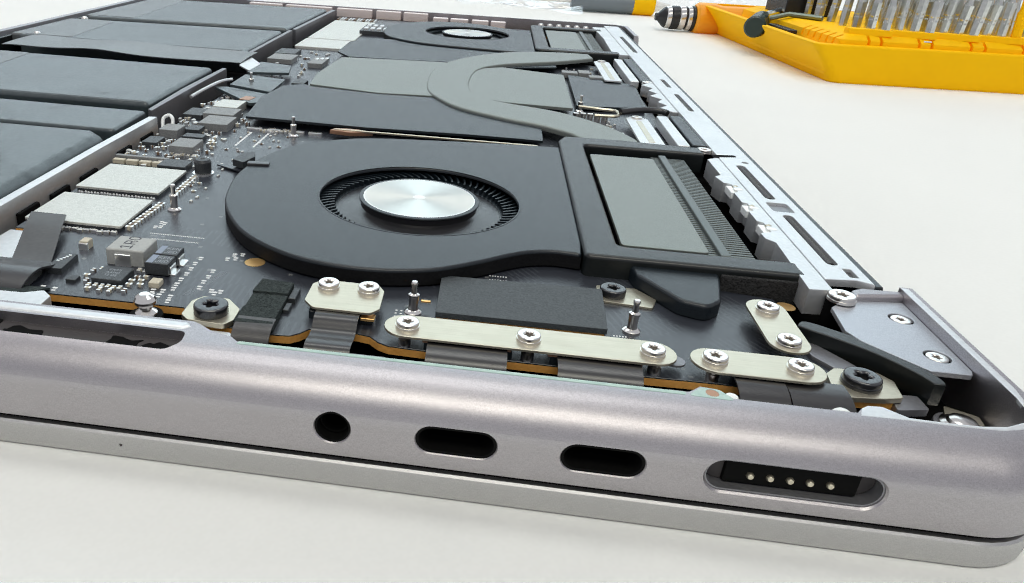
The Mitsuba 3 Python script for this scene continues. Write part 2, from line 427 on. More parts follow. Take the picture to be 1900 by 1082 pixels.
# housings of the ports inside the wall
for x0, x1 in ((-79, -71.5), (-67.2, -55.6), (-51, -39.6), (-36, -14.5)):
    put('port_housing', box(x0, x1, 9.05, 14.5, 5.96, 9.6, .2), 'aluminium_dark', 30, parent=LAP)

# thin gasket on the lip, rail at the left, groove filler
put('lip_gasket', bev([(-88.4, 6.3), (-36.5, 6.3), (-36.4, 6.92), (-60, 6.9), (-88.3, 6.9)], 13.98, 14.1, .03), 'teal_gasket', 30, parent=LAP, label='thin greenish gasket strip along the rim')
put('lip_gasket', bev(rnd([(-36.2, 6.3), (-31.0, 6.2), (-32.4, 8.1), (-34.4, 8.3), (-35.4, 7.3)], .4, 3), 13.98, 14.08, .03, holes=[circle(-33.4, 7.3, .75, 14)]), 'teal_gasket', 30, parent=LAP)
put('lug_dimple', bev(circle(-33.4, 7.3, .74, 14), 13.9, 14.03, 0), 'copper_dark', False, parent=LAP)
put('lug_dimple', bev(circle(-15.3, 7.4, .7, 14), 13.9, 14.03, .02), 'nickel', False, parent=LAP)
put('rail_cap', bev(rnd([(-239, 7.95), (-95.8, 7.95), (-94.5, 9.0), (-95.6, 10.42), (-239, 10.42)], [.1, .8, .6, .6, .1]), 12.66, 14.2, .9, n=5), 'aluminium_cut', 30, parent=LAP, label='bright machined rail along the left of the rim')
def ragged(x0, x1, y0, y1, seed, amp=.5):
    g = np.random.default_rng(seed); p = []
    for (xa, ya), (xb, yb) in (((x0, y0), (x1, y0)), ((x1, y0), (x1, y1)), ((x1, y1), (x0, y1)), ((x0, y1), (x0, y0))):
        for t in np.linspace(0, 1, 5)[:-1]: p.append((xa + (xb - xa) * t + g.uniform(-amp, amp), ya + (yb - ya) * t + g.uniform(-amp, amp)))
    return rnd(p, .25, 2)
put('groove_filler', bev(ragged(-117.5, -112.6, 4.4, 6.6, 1), 12.6, 12.74, .04), 'void_black', 30, parent=LAP)
put('groove_filler', bev(ragged(-124.5, -119.5, 5.0, 7.6, 4), 12.6, 12.74, .04), 'void_black', 30, parent=LAP)
put('groove_filler', bev(ragged(-104.2, -100.6, 4.3, 6.8, 2), 12.6, 12.74, .04), 'void_black', 30, parent=LAP)
put('groove_filler', bev(ragged(-99.6, -95.8, 4.4, 6.4, 3), 12.6, 12.74, .04), 'void_black', 30, parent=LAP)
put('groove_floor', bev(inset(ccw(slot), .02), 12.5, 12.62, 0), 'slot_grey', 30, parent=LAP)
put('rim_highlight', bev(np.vstack([[(-17.9, 6.15), (-13.2, 6.25), (-8, 6.15), (-3.2, 6.3), (-.6, 7.1), (1.6, 9.2), (2.7, 12.5), (3.25, 16), (3.3, 43.3)], [(2.25, 43.3), (2.25, 14), (1.75, 10.7), (.2, 8.6), (-2.3, 7.25), (-5, 6.75), (-8.5, 6.65), (-12.6, 6.8), (-13.5, 7.5), (-14.7, 8.5), (-16.3, 8.4), (-17.2, 7.7)]]), 13.6, 14.06, .1), 'aluminium_cut', 30, parent=LAP, label='bright strip laid on the near right rim as its highlight')  # paler metal strip stands in for the highlight along the rim
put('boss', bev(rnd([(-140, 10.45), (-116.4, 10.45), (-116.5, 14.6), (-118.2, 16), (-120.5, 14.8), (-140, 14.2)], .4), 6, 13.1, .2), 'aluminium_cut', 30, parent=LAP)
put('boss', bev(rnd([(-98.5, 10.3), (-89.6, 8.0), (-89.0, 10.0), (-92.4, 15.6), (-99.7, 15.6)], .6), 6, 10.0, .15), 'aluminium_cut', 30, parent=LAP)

# ------------------------------------------------------------------ circuit board
edge = [(-138.4, 42), (-131, 42), (-124.8, 26), (-124.4, 20.7), (-109.8, 20.75), (-100.8, 20.9), (-98.6, 17.2), (-93, 16.85), (-87, 16.2), (-84.6, 16.4), (-83.4, 17.4), (-82.4, 18.8), (-80.5, 19.1),
        (-76, 18.95), (-74.2, 18.6), (-72.9, 17.3), (-71.4, 16.6), (-66.4, 16.4), (-56.6, 16.25), (-48.9, 16.25), (-39.3, 16.1), (-29.7, 16.4), (-17, 16.1), (-8.4, 16.7), (-7.6, 18),
        (-7.8, 22), (-12, 26), (-15, 31), (-15, 43.5), (-40.5, 48), (-40.5, 116), (-12.5, 119), (-12.5, 240), (-40.5, 256), (-40.5, 320), (-15, 330), (-10, 336), (-60, 339), (-138.4, 339)]
e2 = np.array(edge)
PCB = put('circuit_board', bev(e2, 9.8, 10.0, .03, n=1), 'board_black', 30, parent=LAP, label='black circuit board filling the middle of the laptop')
put('core', bev(inset(ccw(e2), -.03), 8.75, 9.79, 0), 'kapton', False, parent=PCB, label='orange cut edge of the circuit board')
bd = lambda name, mesh, m, smooth=30, **kw: put(name, mesh, m, smooth, parent=PCB, **kw)

# two big cream memory chips
for (x0, x1, y0, y1) in ((-138.0, -120.8, 44.2, 57.7), (-137.8, -121.3, 61.4, 75.9)):
    k = bd('memory_chip', box(x0, x1, y0, y1, 10.62, 11.05, .06, .25), 'chip_cream', label='cream metal-topped square chip')
    bd('chip_base', box(x0 + .15, x1 - .15, y0 + .15, y1 - .15, 10.0, 10.64, .05, .2), 'chip_black')
    solder = [lathe([(0, 0), (.26, 0), (.26, .2), (.15, .36), (0, .4)], x, y0 - .35 - rng.uniform(0, .5), 10, 8) for x in np.arange(x0 + 1, x1 - .3, .62)]
    bd('solder_dots', solder, 'solder', 40, kind='stuff')
# rows of small capacitors beside the chips
def cap(x, y, w, d, h, ang=0, body_m='cap_beige'):
    c = (x, y)
    mid = bev(rot(rrect(x - w * .28, x + w * .28, y - d / 2, y + d / 2, .03, 1), ang, c), 10, 10 + h * .94, .04, n=1)
    ends = [bev(rot(rrect(x + s * w * .36 - w * .15, x + s * w * .36 + w * .15, y - d / 2 - .02, y + d / 2 + .02, .03, 1), ang, c), 10, 10 + h, .05, n=1) for s in (-1, 1)]
    return mid, ends
mids, ends, bro = [], [], []
def caps(x, y, w, d, h, ang=0, brown=False):
    a, b = cap(x, y, w, d, h, ang); (bro if brown else mids).append(a); ends.extend(b)
for i in range(11):
    y = 45.6 + i * 1.2
    caps(-119.9 + .07 * i, y, 1.3, .75, .7, 0, i % 3 == 1)
for i in range(9): caps(-118.9, 63.2 + i * 1.35, 1.3, .8, .75, 0, i % 4 == 2)
for i in range(14): caps(-136.5 + i * 1.15, 42.9 + .25 * math.sin(i * 2.1), .55, .9, .5, 90, i % 3 == 0)
# around the small square chip
for x, y, a in ((-117.9, 28.6, 90), (-116.9, 29.4, 90), (-118.0, 26.9, 0), (-117.3, 25.2, 90), (-110.9, 26.6, 0), (-110.6, 27.9, 0), (-110.8, 25.3, 0), (-109.4, 28.3, 0), (-109.6, 26.9, 0), (-109.2, 25.6, 0),
                (-116.3, 23.9, 90), (-115.3, 24.0, 90), (-114.3, 23.9, 90), (-113.4, 24.0, 90), (-112.5, 23.8, 90), (-111.6, 23.9, 90), (-115.9, 22.9, 0), (-114.1, 22.8, 90), (-112.6, 22.7, 90), (-110.6, 23.3, 90), (-111.4, 30.3, 90), (-118.9, 25.6, 90)):
    caps(x, y, .95, .55, .5, a, rng.random() < .3)
# scattered parts at the far left edge of the board
for i in range(95):
    x, y = rng.uniform(-139, -121), rng.uniform(78, 232)
    caps(x, y, rng.uniform(.9, 1.9), rng.uniform(.6, 1.1), rng.uniform(.5, .9), rng.choice((0, 90)), rng.random() < .35)
for i in range(26): caps(rng.uniform(-118, -108), rng.uniform(112.6, 115.6), 1.0, .6, .5, rng.choice((0, 90)), rng.random() < .4)
for i in range(120):      # tiny parts between the ribs and the fan
    x, y = rng.uniform(-120, -108), rng.uniform(60, 116)
    if (x + 72.6) ** 2 + (y - 67) ** 2 < 42 ** 2 or abs(x + 118.6) < 3 and abs(y - 78) < 4: continue
    if y < 98 and x > -113.8: continue
    if rng.random() < .45: caps(x, y, rng.uniform(.6, 1.0), .45, .35, rng.choice((0, 90)), rng.random() < .4)
for x0, x1, y0, y1, n in ((-139.2, -121, 79, 100, 70), (-139.2, -122, 100, 150, 90), (-36, -24, 121, 152, 24), (-36, -13, 214, 238, 26)):
    for i in range(n): caps(rng.uniform(x0, x1), rng.uniform(y0, y1), rng.uniform(.7, 1.3), rng.uniform(.5, .8), rng.uniform(.4, .8), rng.choice((0, 90)), rng.random() < .4)
bd('capacitor_bodies', mids, 'cap_beige', False, kind='stuff', label='small beige capacitors scattered over the board')
bd('capacitor_bodies', bro, 'cap_brown', False, kind='stuff')
bd('capacitor_ends', ends, 'solder', False, kind='stuff')

k = bd('inductor', bev(rrect(-117.4, -111.3, 31.9, 37.3, .35, 3), 10.02, 12.6, .3, n=3), 'inductor_grey', label='grey block inductor marked 1R0')
put('print', text('1R0', -114.6, 34.9, 12.59, 1.9, 90), 'print_dark', False, parent=PCB)
bd('inductor_terminal', box(-115.9, -113.3, 31.55, 32.1, 10, 11.9, .12), 'solder')
bd('inductor_terminal', box(-115.9, -113.3, 37.1, 37.6, 10, 11.9, .12), 'solder')
for y0 in (29.5, 33.0):
    bd('black_capacitor', bev(rrect(-110.2, -106.5, y0, y0 + 3.25, .15, 2), 10.2, 12.05, .18), 'chip_black', label='black block capacitor with a pale stripe at one end')
    bd('polarity_band', bev(rrect(-110.0, -109.0, y0 + .2, y0 + 3.05, .05, 1), 12.04, 12.07, 0), 'band_grey', False)
    bd('print', [text('KEN', -107.75, y0 + 2.25, 12.04, .8), text('JED', -107.8, y0 + 1.0, 12.04, .8)], 'print_grey', False)
    bd('lead', [box(-106.55, -106.3, y0 + .55, y0 + 2.7, 10, 11.3, .05), box(-106.5, -105.7, y0 + .5, y0 + 2.75, 10, 10.25, .05), box(-110.9, -110.1, y0 + .5, y0 + 2.75, 10, 10.25, .05)], 'solder', 30)
bd('square_chip', box(-116.4, -111.8, 24.9, 29.4, 10.03, 10.95, .07, .15), 'chip_black', label='small square black chip with faint marking')
bd('print', [text(s, -114.1, y, 10.945, .55, 0, .02) for s, y in (('SN25', 28.2), ('A4HD', 27.3), ('TI 08', 26.4))], 'print_grey', False)
bd('small_chip', box(-120.1, -118.6, 24.4, 26.0, 10, 10.55, .05), 'chip_black')
bd('beige_capacitor', box(-108.0, -106.4, 25.6, 27.4, 10, 10.8, .08), 'cap_beige')
bd('beige_capacitor', box(-123.9, -122.5, 36.0, 37.8, 10, 11.4, .1), 'cap_beige')
bd('capacitor_end', box(-123.95, -122.45, 35.75, 36.2, 10, 11.15, .08), 'solder')
# flat pads and printed dots
pads = []
def pad(x, y, w=.5, d=.5): pads.append(bev(rrect(x - w / 2, x + w / 2, y - d / 2, y + d / 2, .08, 1), 10, 10.05, 0))
for x, y in ((-116.1, 50.3), (-115.4, 50.0), (-116.3, 48.1), (-115.5, 48.4), (-104.3, 37.4), (-104.5, 35.4), (-104.4, 33.4), (-104.4, 31.5), (-104.5, 29.5), (-104.5, 27.8), (-104.4, 26.3), (-103.9, 23.8), (-103.7, 22.4),
             (-100.9, 33.4), (-100.9, 31.3), (-101.0, 29.5), (-100.9, 27.5), (-100.2, 38.2), (-99.0, 38.6), (-99.6, 40.0), (-98.4, 40.4), (-105.6, 25.3), (-105.6, 23.8), (-107.0, 25.1), (-106.7, 23.9), (-122.5, 22.6), (-120.6, 22.4), (-98.2, 26.2), (-97.5, 26.9), (-98.9, 26.9)):
    pad(x, y, .75, .42); pad(x + .12, y - .75, .62, .34)
for i in range(30):
    pad(-115.9 + i * .32, 44.95, .2, .36); pad(-114.7 + i * .27, 42.8, .17, .36)
for i in range(8):
    pad(-118.7 + i * .0 + i * .02, 100.2 + i * 1.6, .5, 1.4); pad(-114.4 + i * .02, 100.2 + i * 1.6, .5, 1.4)
for i in range(7):
    for j in range(2): pad(-58.6 + i * .42, 40.2 + j * 1.4, .2, .4)
    pad(-55.0 + i * .42 - 9, 38.9, .2, .4); pad(-53.5 + i * .46, 39.0, .2, .4); pad(-30.6 + i * .42, 22.9, .2, .36)
for i in range(5): pad(-41.3 + i * .4, 26.0, .2, .4); pad(-41.0 + i * .4, 24.2, .2, .4)
for i in range(4):
    for j in range(3): pad(-71.6 + i * .7, 24.9 + j * .9, .32, .3)
bd('solder_pads', pads, 'print_white', False, kind='stuff', label='pale solder pads and printed dots on the board')
bd('test_pad', bev(circle(-95.6, 37.7, 1.62, 28), 10, 10.06, 0), 'gold', False, label='round copper-coloured test pad')
bd('test_pad', bev(circle(-13.9, 41.2, 1.4, 20), 10, 10.06, 0), 'gold', False)
bd('dot_mark', bev(circle(-117.2, 71.6, 1.35, 20), 10, 10.05, 0), 'board_black', False)
tr = []
for i in range(4): tr.append(tube([(-102.4 + .35 * i, 24.5, 10.0), (-99.6 + .35 * i, 33.5, 10.0)], .03, 4))
bd('fine_traces', tr, 'print_grey', False, kind='stuff')

# posts standing on the board
def post(x, y, z=10, h=5.0):
    prof = [(0, 0), (1.25, 0), (1.25, .28), (1.0, .5), (.72, .62), (.66, 1.0), (.70, 2.5), (.78, 2.6), (.78, 2.95), (.62, 3.05), (.42, 3.15), (.38, h - .75), (.46, h - .6), (.50, h - .3), (.38, h - .06), (0, h)]
    return lathe(prof, x, y, z, 24)
for x, y in ((-69.25, 26.5), (-38.75, 27.85), (-116.2, 56.3), (-107.8, 111.4), (-133.0, 160), (-34.5, 163.5)):
    bd('post', post(x, y), 'silver', 40, label='thin silver standing post')
bd('post_pin', box(-68.3, -66.9, 27.6, 28.0, 11.2, 11.5, .05), 'gold')
put('ball_stud', lathe([(0, 0), (1.55, 0), (1.5, .25), (.8, .75), (.75, 1.15), (1.15, 1.3), (1.5, 1.75), (1.52, 2.1), (1.25, 2.6), (.7, 2.95), (0, 3.05)], -104.7, 17.4, 10.4, 14), 'silver', 12, parent=LAP, label='faceted silver ball stud in front of the board edge')
put('stud_boss', bev(circle(-104.7, 17.2, 2.3, 24), 5.9, 10.42, .1), 'void_black', 30, parent=LAP)

# ------------------------------------------------------------------ brackets with screws along the near edge
def bracket(poly, z, label, screws, m='nickel', legs=()):
    k = put('bracket', bev(poly, z - .34, z, .1, n=2), m, 30, parent=LAP, label=label)
    for x, y in screws: screw(k, x, y, z, 1.62, .9)
    for x, y in legs: put('leg', lathe([(0, 0), (.85, 0), (.85, .9), (.7, 1.0), (.7, z - 10.34), (0, z - 10.34)], x, y, 10, 18), 'silver', 35, parent=k)
    return k
bracket(rnd([(-84.1, 22.9), (-82.6, 21.0), (-74.6, 20.9), (-73.5, 22.4), (-73.6, 27.9), (-74.6, 29.7), (-82.9, 29.8), (-84.1, 28.2)], .9, 4), 12.2, 'broad silver bracket with two screws', [(-81.6, 27.5), (-75.8, 27.5)], legs=[(-74.9, 22.6)])
bracket(capsule(-72.3, -34.7, 15.7, 21.6, 12), 12.2, 'long narrow silver bracket with three screws', [(-69.2, 18.35), (-53.45, 18.35), (-37.8, 18.35)], legs=[(-69.4, 17.6), (-53.4, 17.4), (-37.4, 17.5)])
bracket(capsule(-33.1, -16.7, 15.35, 21.35, 12), 12.2, 'short silver bracket with two screws beside the long bracket', [(-30.2, 18.2), (-19.9, 18.2)], legs=[(-30.3, 17.4)])
bracket(capsule(-21.7, -16.2, 22.6, 38.2, 12), 12.2, 'silver bracket with two screws running away from the near edge', [(-19.1, 34.6), (-19.2, 24.9)], legs=[(-19.0, 34.6)])
put('bracket_pad', box(-83.3, -74.2, 21.6, 29.2, 10.0, 11.2, .1, .5), 'plastic_black', 30, parent=LAP)
put('bracket_pad', box(-75.9, -74.0, 20.9, 22.4, 10.9, 11.3, .05), 'gold', 30, parent=LAP)
put('connector_block', box(-66.8, -55.4, 16.4, 20.8, 10.0, 11.3, .1, .3), 'plastic_black', 30, parent=LAP)
put('connector_block', box(-50.6, -39.2, 16.4, 20.8, 10.0, 11.3, .1, .3), 'plastic_black', 30, parent=LAP)
put('connector_block', box(-28.4, -18.6, 16.4, 20.8, 10.0, 11.3, .1, .3), 'plastic_black', 30, parent=LAP)
for x0, x1 in ((-67, -55.6), (-51, -39.2), (-27.6, -18.8)):
    put('shield_edge', box(x0, x1, 16.15, 16.4, 11.32, 11.55, .04), 'copper_dark', 30, parent=LAP)
put('grey_tab', bev(capsule(-36.2, -33.4, 17.6, 20.2, 8), 10.9, 11.2, .05), 'aluminium_dark', 30, parent=LAP)

# flexible cables bending down from the brackets
fc = lambda path, x0, x1, m='flex_gloss', th=.22, label=None: put('flex_cable', strip(path, x0, x1, th), m, 30, parent=LAP, label=label)
fc([(22.5, 11.5), (20.8, 11.65), (19.6, 11.5), (18.7, 10.9), (17.9, 10.4), (16.6, 10.25), (15.0, 10.5), (13.8, 10.35), (13.0, 9.4), (12.7, 7.5), (12.6, 6.2)], -82.0, -76.0, label='glossy black cable looping down from the broad bracket')
fc([(17.4, 11.45), (16.0, 11.45), (14.6, 11.3), (13.4, 10.8), (12.7, 9.8), (12.5, 8), (12.5, 6.2)], -66.3, -56.1, label='glossy black cable under the left half of the long bracket')
fc([(17.4, 11.45), (16.0, 11.45), (14.6, 11.3), (13.4, 10.8), (12.7, 9.8), (12.5, 8), (12.5, 6.2)], -49.8, -39.4, label='glossy black cable under the right half of the long bracket')
fc([(17.4, 11.5), (15.6, 11.55), (14.0, 11.4), (12.6, 10.9), (11.5, 10.0), (10.9, 8.6), (10.9, 6.5)], -28.3, -22.4, label='glossy black cable in front of the short bracket')
fc([(17.0, 11.3), (15.4, 11.35), (13.8, 11.2), (12.4, 10.7), (11.3, 9.8), (10.7, 8.4), (10.7, 6.5)], -22.2, -15.0)
put('print', trimesh.util.concatenate([text('N1', -26.6, 16.2, 11.62, .85, 180)]), 'print_white', False, parent=LAP)
fc([(18, 11.25), (16.6, 11.2), (15.3, 10.9), (14.2, 10.1), (13.7, 8.8), (13.6, 6.2)], -91.9, -86.8, 'flex_satin')
# matte black tape strip lying on the board
tp = [bev(rnd([(-92.2, 16.3), (-86.9, 16.6), (-87.0, 20.9), (-92.2, 20.9)], .15, 2), 10.1, 11.35, .1), bev(rnd([(-92.2, 20.7), (-87.1, 20.7), (-87.1, 25.8), (-92.2, 25.8)], .15, 2), 10.1, 11.1, .15),
      bev(rnd([(-92.3, 25.4), (-87.1, 25.5), (-87.1, 29.2), (-92.0, 29.6)], .15, 2), 10.1, 11.45, .12)]
put('tape_strip', tp, 'felt', 30, parent=LAP, label='fuzzy matte black tape strip')
put('side_connector', [box(-87.05, -86.0, 25.2, 28.6, 10, 10.9, .08), box(-87.05, -86.2, 22.2, 24.4, 10, 10.6, .08)], 'chip_black', 30, parent=LAP)
# curled cable at the left
put('curled_cable', strip([(44.8, 11.9), (40, 11.7), (35, 11.2), (30.5, 10.8), (26.4, 10.6)], -136.9, -130.6, .16, -.37), 'flex_satin', 30, parent=LAP, label='dull brown-black cable flap at the left of the board')
put('curled_cable', strip([(29, 10.6), (26.4, 11.3), (23.6, 12.1), (20.8, 12.0), (18.3, 11.0), (17.2, 9.4), (18.4, 8.0)], -150, -123.4, .3), 'flex_gloss', 30, parent=LAP, label='rolled end of the cable flap')
put('curled_cable', strip([(21.6, 10.2), (19.6, 11.0), (17.2, 11.3), (15.6, 10.5), (15.2, 9.0), (16.4, 7.8)], -150, -120.9, .3), 'felt', 30, parent=LAP)
put('cable_connector', [bev(rot(rrect(-124.4, -122.0, 26.6, 32.2, .1, 2), 3, (-123, 29)), 10, 11.0, .1)], 'chip_black', 30, parent=LAP)
put('cable_pins', [box(-123.9 + .2 * i, -123.4 + .2 * i, 29.9 + .0 * i + .55 * i - 1, 30.2 + .55 * i - 1, 11.0, 11.15, .03) for i in range(5)], 'solder', False, parent=LAP, kind='stuff')
put('inner_plate', bev([(-150, 20), (-124.9, 20), (-124.9, 26), (-131.4, 41.4), (-139.2, 41.6), (-139.8, 26)], 9.3, 9.7, .1), 'aluminium_cut', 30, parent=LAP)
put('kapton_tab', box(-124.6, -121.0, 18.6, 20.6, 9.0, 9.9, .05), 'kapton', 30, parent=LAP)

# black screw on its white plate, left
k = put('screw_plate', bev(rnd([(-99.9, 17.6), (-98.6, 16.3), (-93.4, 15.9), (-92.5, 17.4), (-92.6, 20.6), (-95.0, 23.3), (-98.6, 23.4), (-99.9, 21.6)], .9, 4), 10.1, 10.85, .12), 'nickel', 30, parent=LAP, label='pale plate under the left black screw')
screw(k, -96.1, 18.9, 10.85, 2.35, 1.35, 'black_screw', flange=False, label='large black screw with a star recess')
# black screw on its plate, right
k = put('screw_plate', bev(rnd([(-15.4, 20.8), (-13.9, 22.4), (-8.6, 22.4), (-7.3, 20.5), (-7.8, 16.6), (-10.2, 15.9), (-16.2, 15.2)], .7, 4), 10.05, 10.75, .12), 'nickel', 30, parent=LAP, label='pale plate under the right black screw')
screw(k, -12.0, 18.9, 10.75, 2.35, 1.3, 'black_screw', flange=True, label='large glossy black screw')
# black screw by the fan
k = put('screw_plate', bev(rnd([(-42.4, 36.1), (-34.6, 35.2), (-33.6, 38.2), (-36.2, 41.5), (-42.2, 41.5)], .5, 3), 10.05, 10.4, .08), 'nickel', 30, parent=LAP)
screw(k, -40.1, 38.6, 10.4, 1.95, 1.2, 'black_screw', flange=False)
# foam pad
put('foam_pad', [bev(rnd([(-66.0, 25.0), (-42.4, 25.3), (-41.8, 38.2), (-66.0, 37.3)], .3, 3), 10.45, 11.3, .1)], 'foam', 30, parent=LAP, label='black foam pad behind the long bracket')
put('foam_pad_base', [bev([(-65.8, 25.3), (-42.7, 25.6), (-42.2, 37.9), (-65.8, 37.0)], 10.0, 10.46, 0)], 'kapton', 30, parent=LAP)

# ------------------------------------------------------------------ fans
def fan(mx, label):
    """mx maps points of the near fan to the fan's own place."""
    out = np.vstack([spline([(-52, 110.6), (-70, 108.4), (-86.5, 105.6), (-95.2, 101.6), (-102.6, 95.0), (-106.8, 86.5), (-108.9, 76.5), (-109.0, 69), (-107.9, 61.5), (-106.4, 55.6), (-103.3, 49), (-99, 42.7), (-93.4, 37.9), (-87.2, 34.7), (-80.4, 33.4), (-73.9, 33.7), (-67.8, 35.4), (-63.9, 37.7),
                             (-59.6, 40.9), (-56.4, 43.6), (-52.9, 46.0), (-48.7, 47.3), (-44.3, 46.9)], 4), [(-43.9, 52), (-43.9, 110.9)]])
    f = mx(out); c = mx(np.array([[-72.6, 67.0]]))[0]
    hole = circle(c[0], c[1], 18.6, 72)
    K = put('cooling_fan', bev(f, 12.45, 13.0, .5, holes=[hole], n=4, bottom=True), 'plastic_black', 35, parent=LAP, label=label)
    o = Polygon(f)
    side = np.array(o.buffer(-.55).exterior.coords)[:-1]
    inner = np.array(o.buffer(-1.6).exterior.coords)[:-1]
    put('side_wall', bev(f, 10.35, 12.46, 0, holes=[inner]), 'side_black', 35, parent=K)
    put('floor', bev(inset(ccw(f), .1), 10.3, 10.5, 0), 'rotor_black', 30, parent=K)
    put('rim', lathe([(18.6, 12.3), (18.75, 12.3), (18.95, 12.9), (18.9, 13.06), (18.62, 13.04)], c[0], c[1], 0, 72), 'plastic_black', 40, parent=K)
    put('rotor', lathe([(0, 12.55), (11.05, 12.55), (11.25, 12.75), (11.2, 12.92), (11.0, 12.98), (10.45, 12.98), (10.4, 12.9), (0, 12.9)], c[0], c[1], 0, 72), 'plastic_black', 40, parent=K)
    put('rotor_cone', lathe([(0, 12.5), (10.9, 12.5), (10.9, 11.5), (11.5, 11.2), (13.0, 10.98), (14.6, 10.8), (15.6, 10.64), (21, 10.6)], c[0], c[1], 0, 72), 'rotor_black', 40, parent=K)
    # brushed steel cap, uv running round the circle so that the grain is circular
    nr, na = 8, 144; V, UV, F = [], [], []
    for i in range(nr + 1):
        r = 1.15 + (10.3 - 1.15) * i / nr
        for a in range(na + 1):
            th = a / na * 2 * math.pi; V.append((c[0] + r * math.cos(th), c[1] + r * math.sin(th), 12.99)); UV.append((a / na, i / nr))
    for i in range(nr):
        for a in range(na):
            q = i * (na + 1) + a; F += [(q, q + na + 2, q + 1), (q, q + na + 1, q + na + 2)]
    V = np.array(V)
    key = number(K + '__steel_cap')
    scene[key] = ply((V * MM, np.array(F)), 'hub_steel', smooth=True, uv=np.array(UV))
    labels[key] = {'label': 'round brushed steel cap in the middle of the fan'}
    put('cap_rim', lathe([(10.25, 12.95), (10.45, 12.95), (10.42, 13.02), (10.28, 13.03), (10.25, 12.95)], c[0], c[1], 0, 72), 'silver', 40, parent=K)
    put('pivot', lathe([(0, 12.9), (1.2, 12.9), (1.2, 13.0), (1.0, 13.07), (.35, 13.09), (.2, 13.02), (0, 13.02)], c[0], c[1], 0, 28), 'clear_white', 40, parent=K)
    bl = []
    for i in range(72):
        a = i * 2 * math.pi / 72
        pts = [(c[0] + r * math.cos(a + t), c[1] + r * math.sin(a + t)) for r, t in ((15.8, 0), (17, .035), (18.6, .09), (20.6, .17))]
        g = LineString(pts).buffer(.17, cap_style=2)
        bl.append(trimesh.creation.extrude_polygon(g, 1.0, engine='earcut')); bl[-1].apply_translation([0, 0, 10.75])
    put('blades', bl, 'plastic_black', False, parent=K, kind='stuff', label='ring of thin fan blades')
    put('blade_ring', lathe([(15.3, 10.66), (20.8, 10.66), (20.8, 10.76), (15.3, 10.76), (15.3, 10.66)], c[0], c[1], 0, 72), 'plastic_black', 40, parent=K)
    return K
near = lambda p: np.asarray(p, float)
far = lambda p: np.column_stack([np.asarray(p)[:, 0] - .9, 358.6 - np.asarray(p)[:, 1]])
K1 = fan(near, 'near black cooling fan')
K2 = fan(far, 'far black cooling fan')
put('tab', bev(rnd([(-113.6, 82.0), (-110.8, 80.4), (-109.6, 85.0), (-110.6, 88.4), (-112.8, 87.4)], .3, 2), 11.0, 12.4, .12), 'chip_black', 30, parent=K1)
put('tab', bev(rot(rrect(-109.0, -104.5, 76.9, 78.8, .3, 2), 8, (-107, 78)), 12.9, 13.5, .2), 'flex_gloss', 30, parent=K1)
put('fan_flap', bev([(-117.4, 83.0), (-112.0, 80.2), (-108.5, 78), (-101, 97.5), (-98, 98.5), (-104.5, 93.2)], 10.3, 10.6, .05), 'board_black', 30, parent=K1)

# foam air ducts with fin stacks
def duct(mx, label):
    o = mx(rnd([(-44.0, 45.3), (-10.4, 45.3), (-10.4, 50.3), (-38.3, 50.5), (-38.3, 113.0), (-10.6, 113.0), (-10.6, 118.2), (-29, 119.6), (-42.5, 119.0), (-44.0, 115)], [1.2, .3, .3, 1.6, 1.6, .3, .3, 2, 1, 1.5], 4))
    k = put('air_duct', bev(o, 9.2, 13.75, .75, n=4), 'rubber', 35, parent=LAP, label=label)
    r = lambda x0, x1, y0, y1, *a: mx(rrect(x0, x1, y0, y1, .5 if not a else a[0], 3))
    put('heat_plate', bev(r(-37.2, -22.9, 53.2, 108.3, .9), 12.2, 12.8, .15), 'heat_grey', 30, parent=k)
    put('ridge', bev(r(-21.4, -19.7, 52, 111, .1), 12.0, 13.05, .3, n=3), 'fin_grey', 30, parent=k)
    put('fin_floor', bev(r(-23.2, -15.2, 51, 112, .1), 9.3, 11.5, 0), 'void_black', False, parent=k)
    fins = [bev(mx(rrect(-23.0, -15.4, y, y + .55, 0.05, 1)), 11.4, 12.35, .05, n=1) for y in np.arange(51.6, 111, 1.0)]
    put('fins', fins, 'fin_grey', False, parent=k, kind='stuff', label='stack of thin cooling fins')
    return k
k = duct(near, 'near black foam duct frame round a fin stack')
put('tongue', bev(rnd([(-37.0, 47), (-36.3, 42.4), (-31.3, 34.6), (-27.6, 33.2), (-25.2, 35.6), (-23.4, 43.5), (-23, 47)], [.2, 2, 2.5, 2, 2.2, 2, .2], 5), 10.15, 12.5, .6, n=4), 'plastic_black', 35, parent=k)
put('foam_block', bev(rrect(-23.0, -10.5, 44.7, 46.5, .3), 8.5, 12.6, .3), 'dusty_black', 30, parent=k)
k2 = duct(lambda p: np.column_stack([np.asarray(p)[:, 0] - .6, 373.6 - np.asarray(p)[:, 1]]), 'far black foam duct frame round a fin stack')

# ------------------------------------------------------------------ heat spreader and pipe between the fans
put('heat_shield', bev(rnd([(-121.7, 117.3), (-110, 117.0), (-90.7, 116.2), (-66, 117.6), (-52.9, 117.6), (-47.4, 117.2), (-47.2, 136.5), (-69.8, 146), (-77.4, 155.6), (-93.6, 154.8), (-113.6, 158.2), (-117, 160.8), (-122.2, 156.2), (-124.2, 140)], .6, 3), 11.9, 12.5, .12), 'plastic_black', 30, parent=LAP, label='matte black shield plate between the near fan and the heat pipe')
put('heat_shield', bev(rnd([(-119, 224), (-113, 214.6), (-94, 216.2), (-78, 218.5), (-60, 214), (-38, 224), (-38, 262), (-110, 262), (-119, 248)], .8, 3), 11.6, 12.2, .12), 'plastic_black', 30, parent=LAP, label='matte black shield plate between the heat pipe and the far fan')
put('shield_edge', box(-98, -48.8, 112.6, 113.2, 12.0, 12.45, .1), 'nickel', 30, parent=LAP)
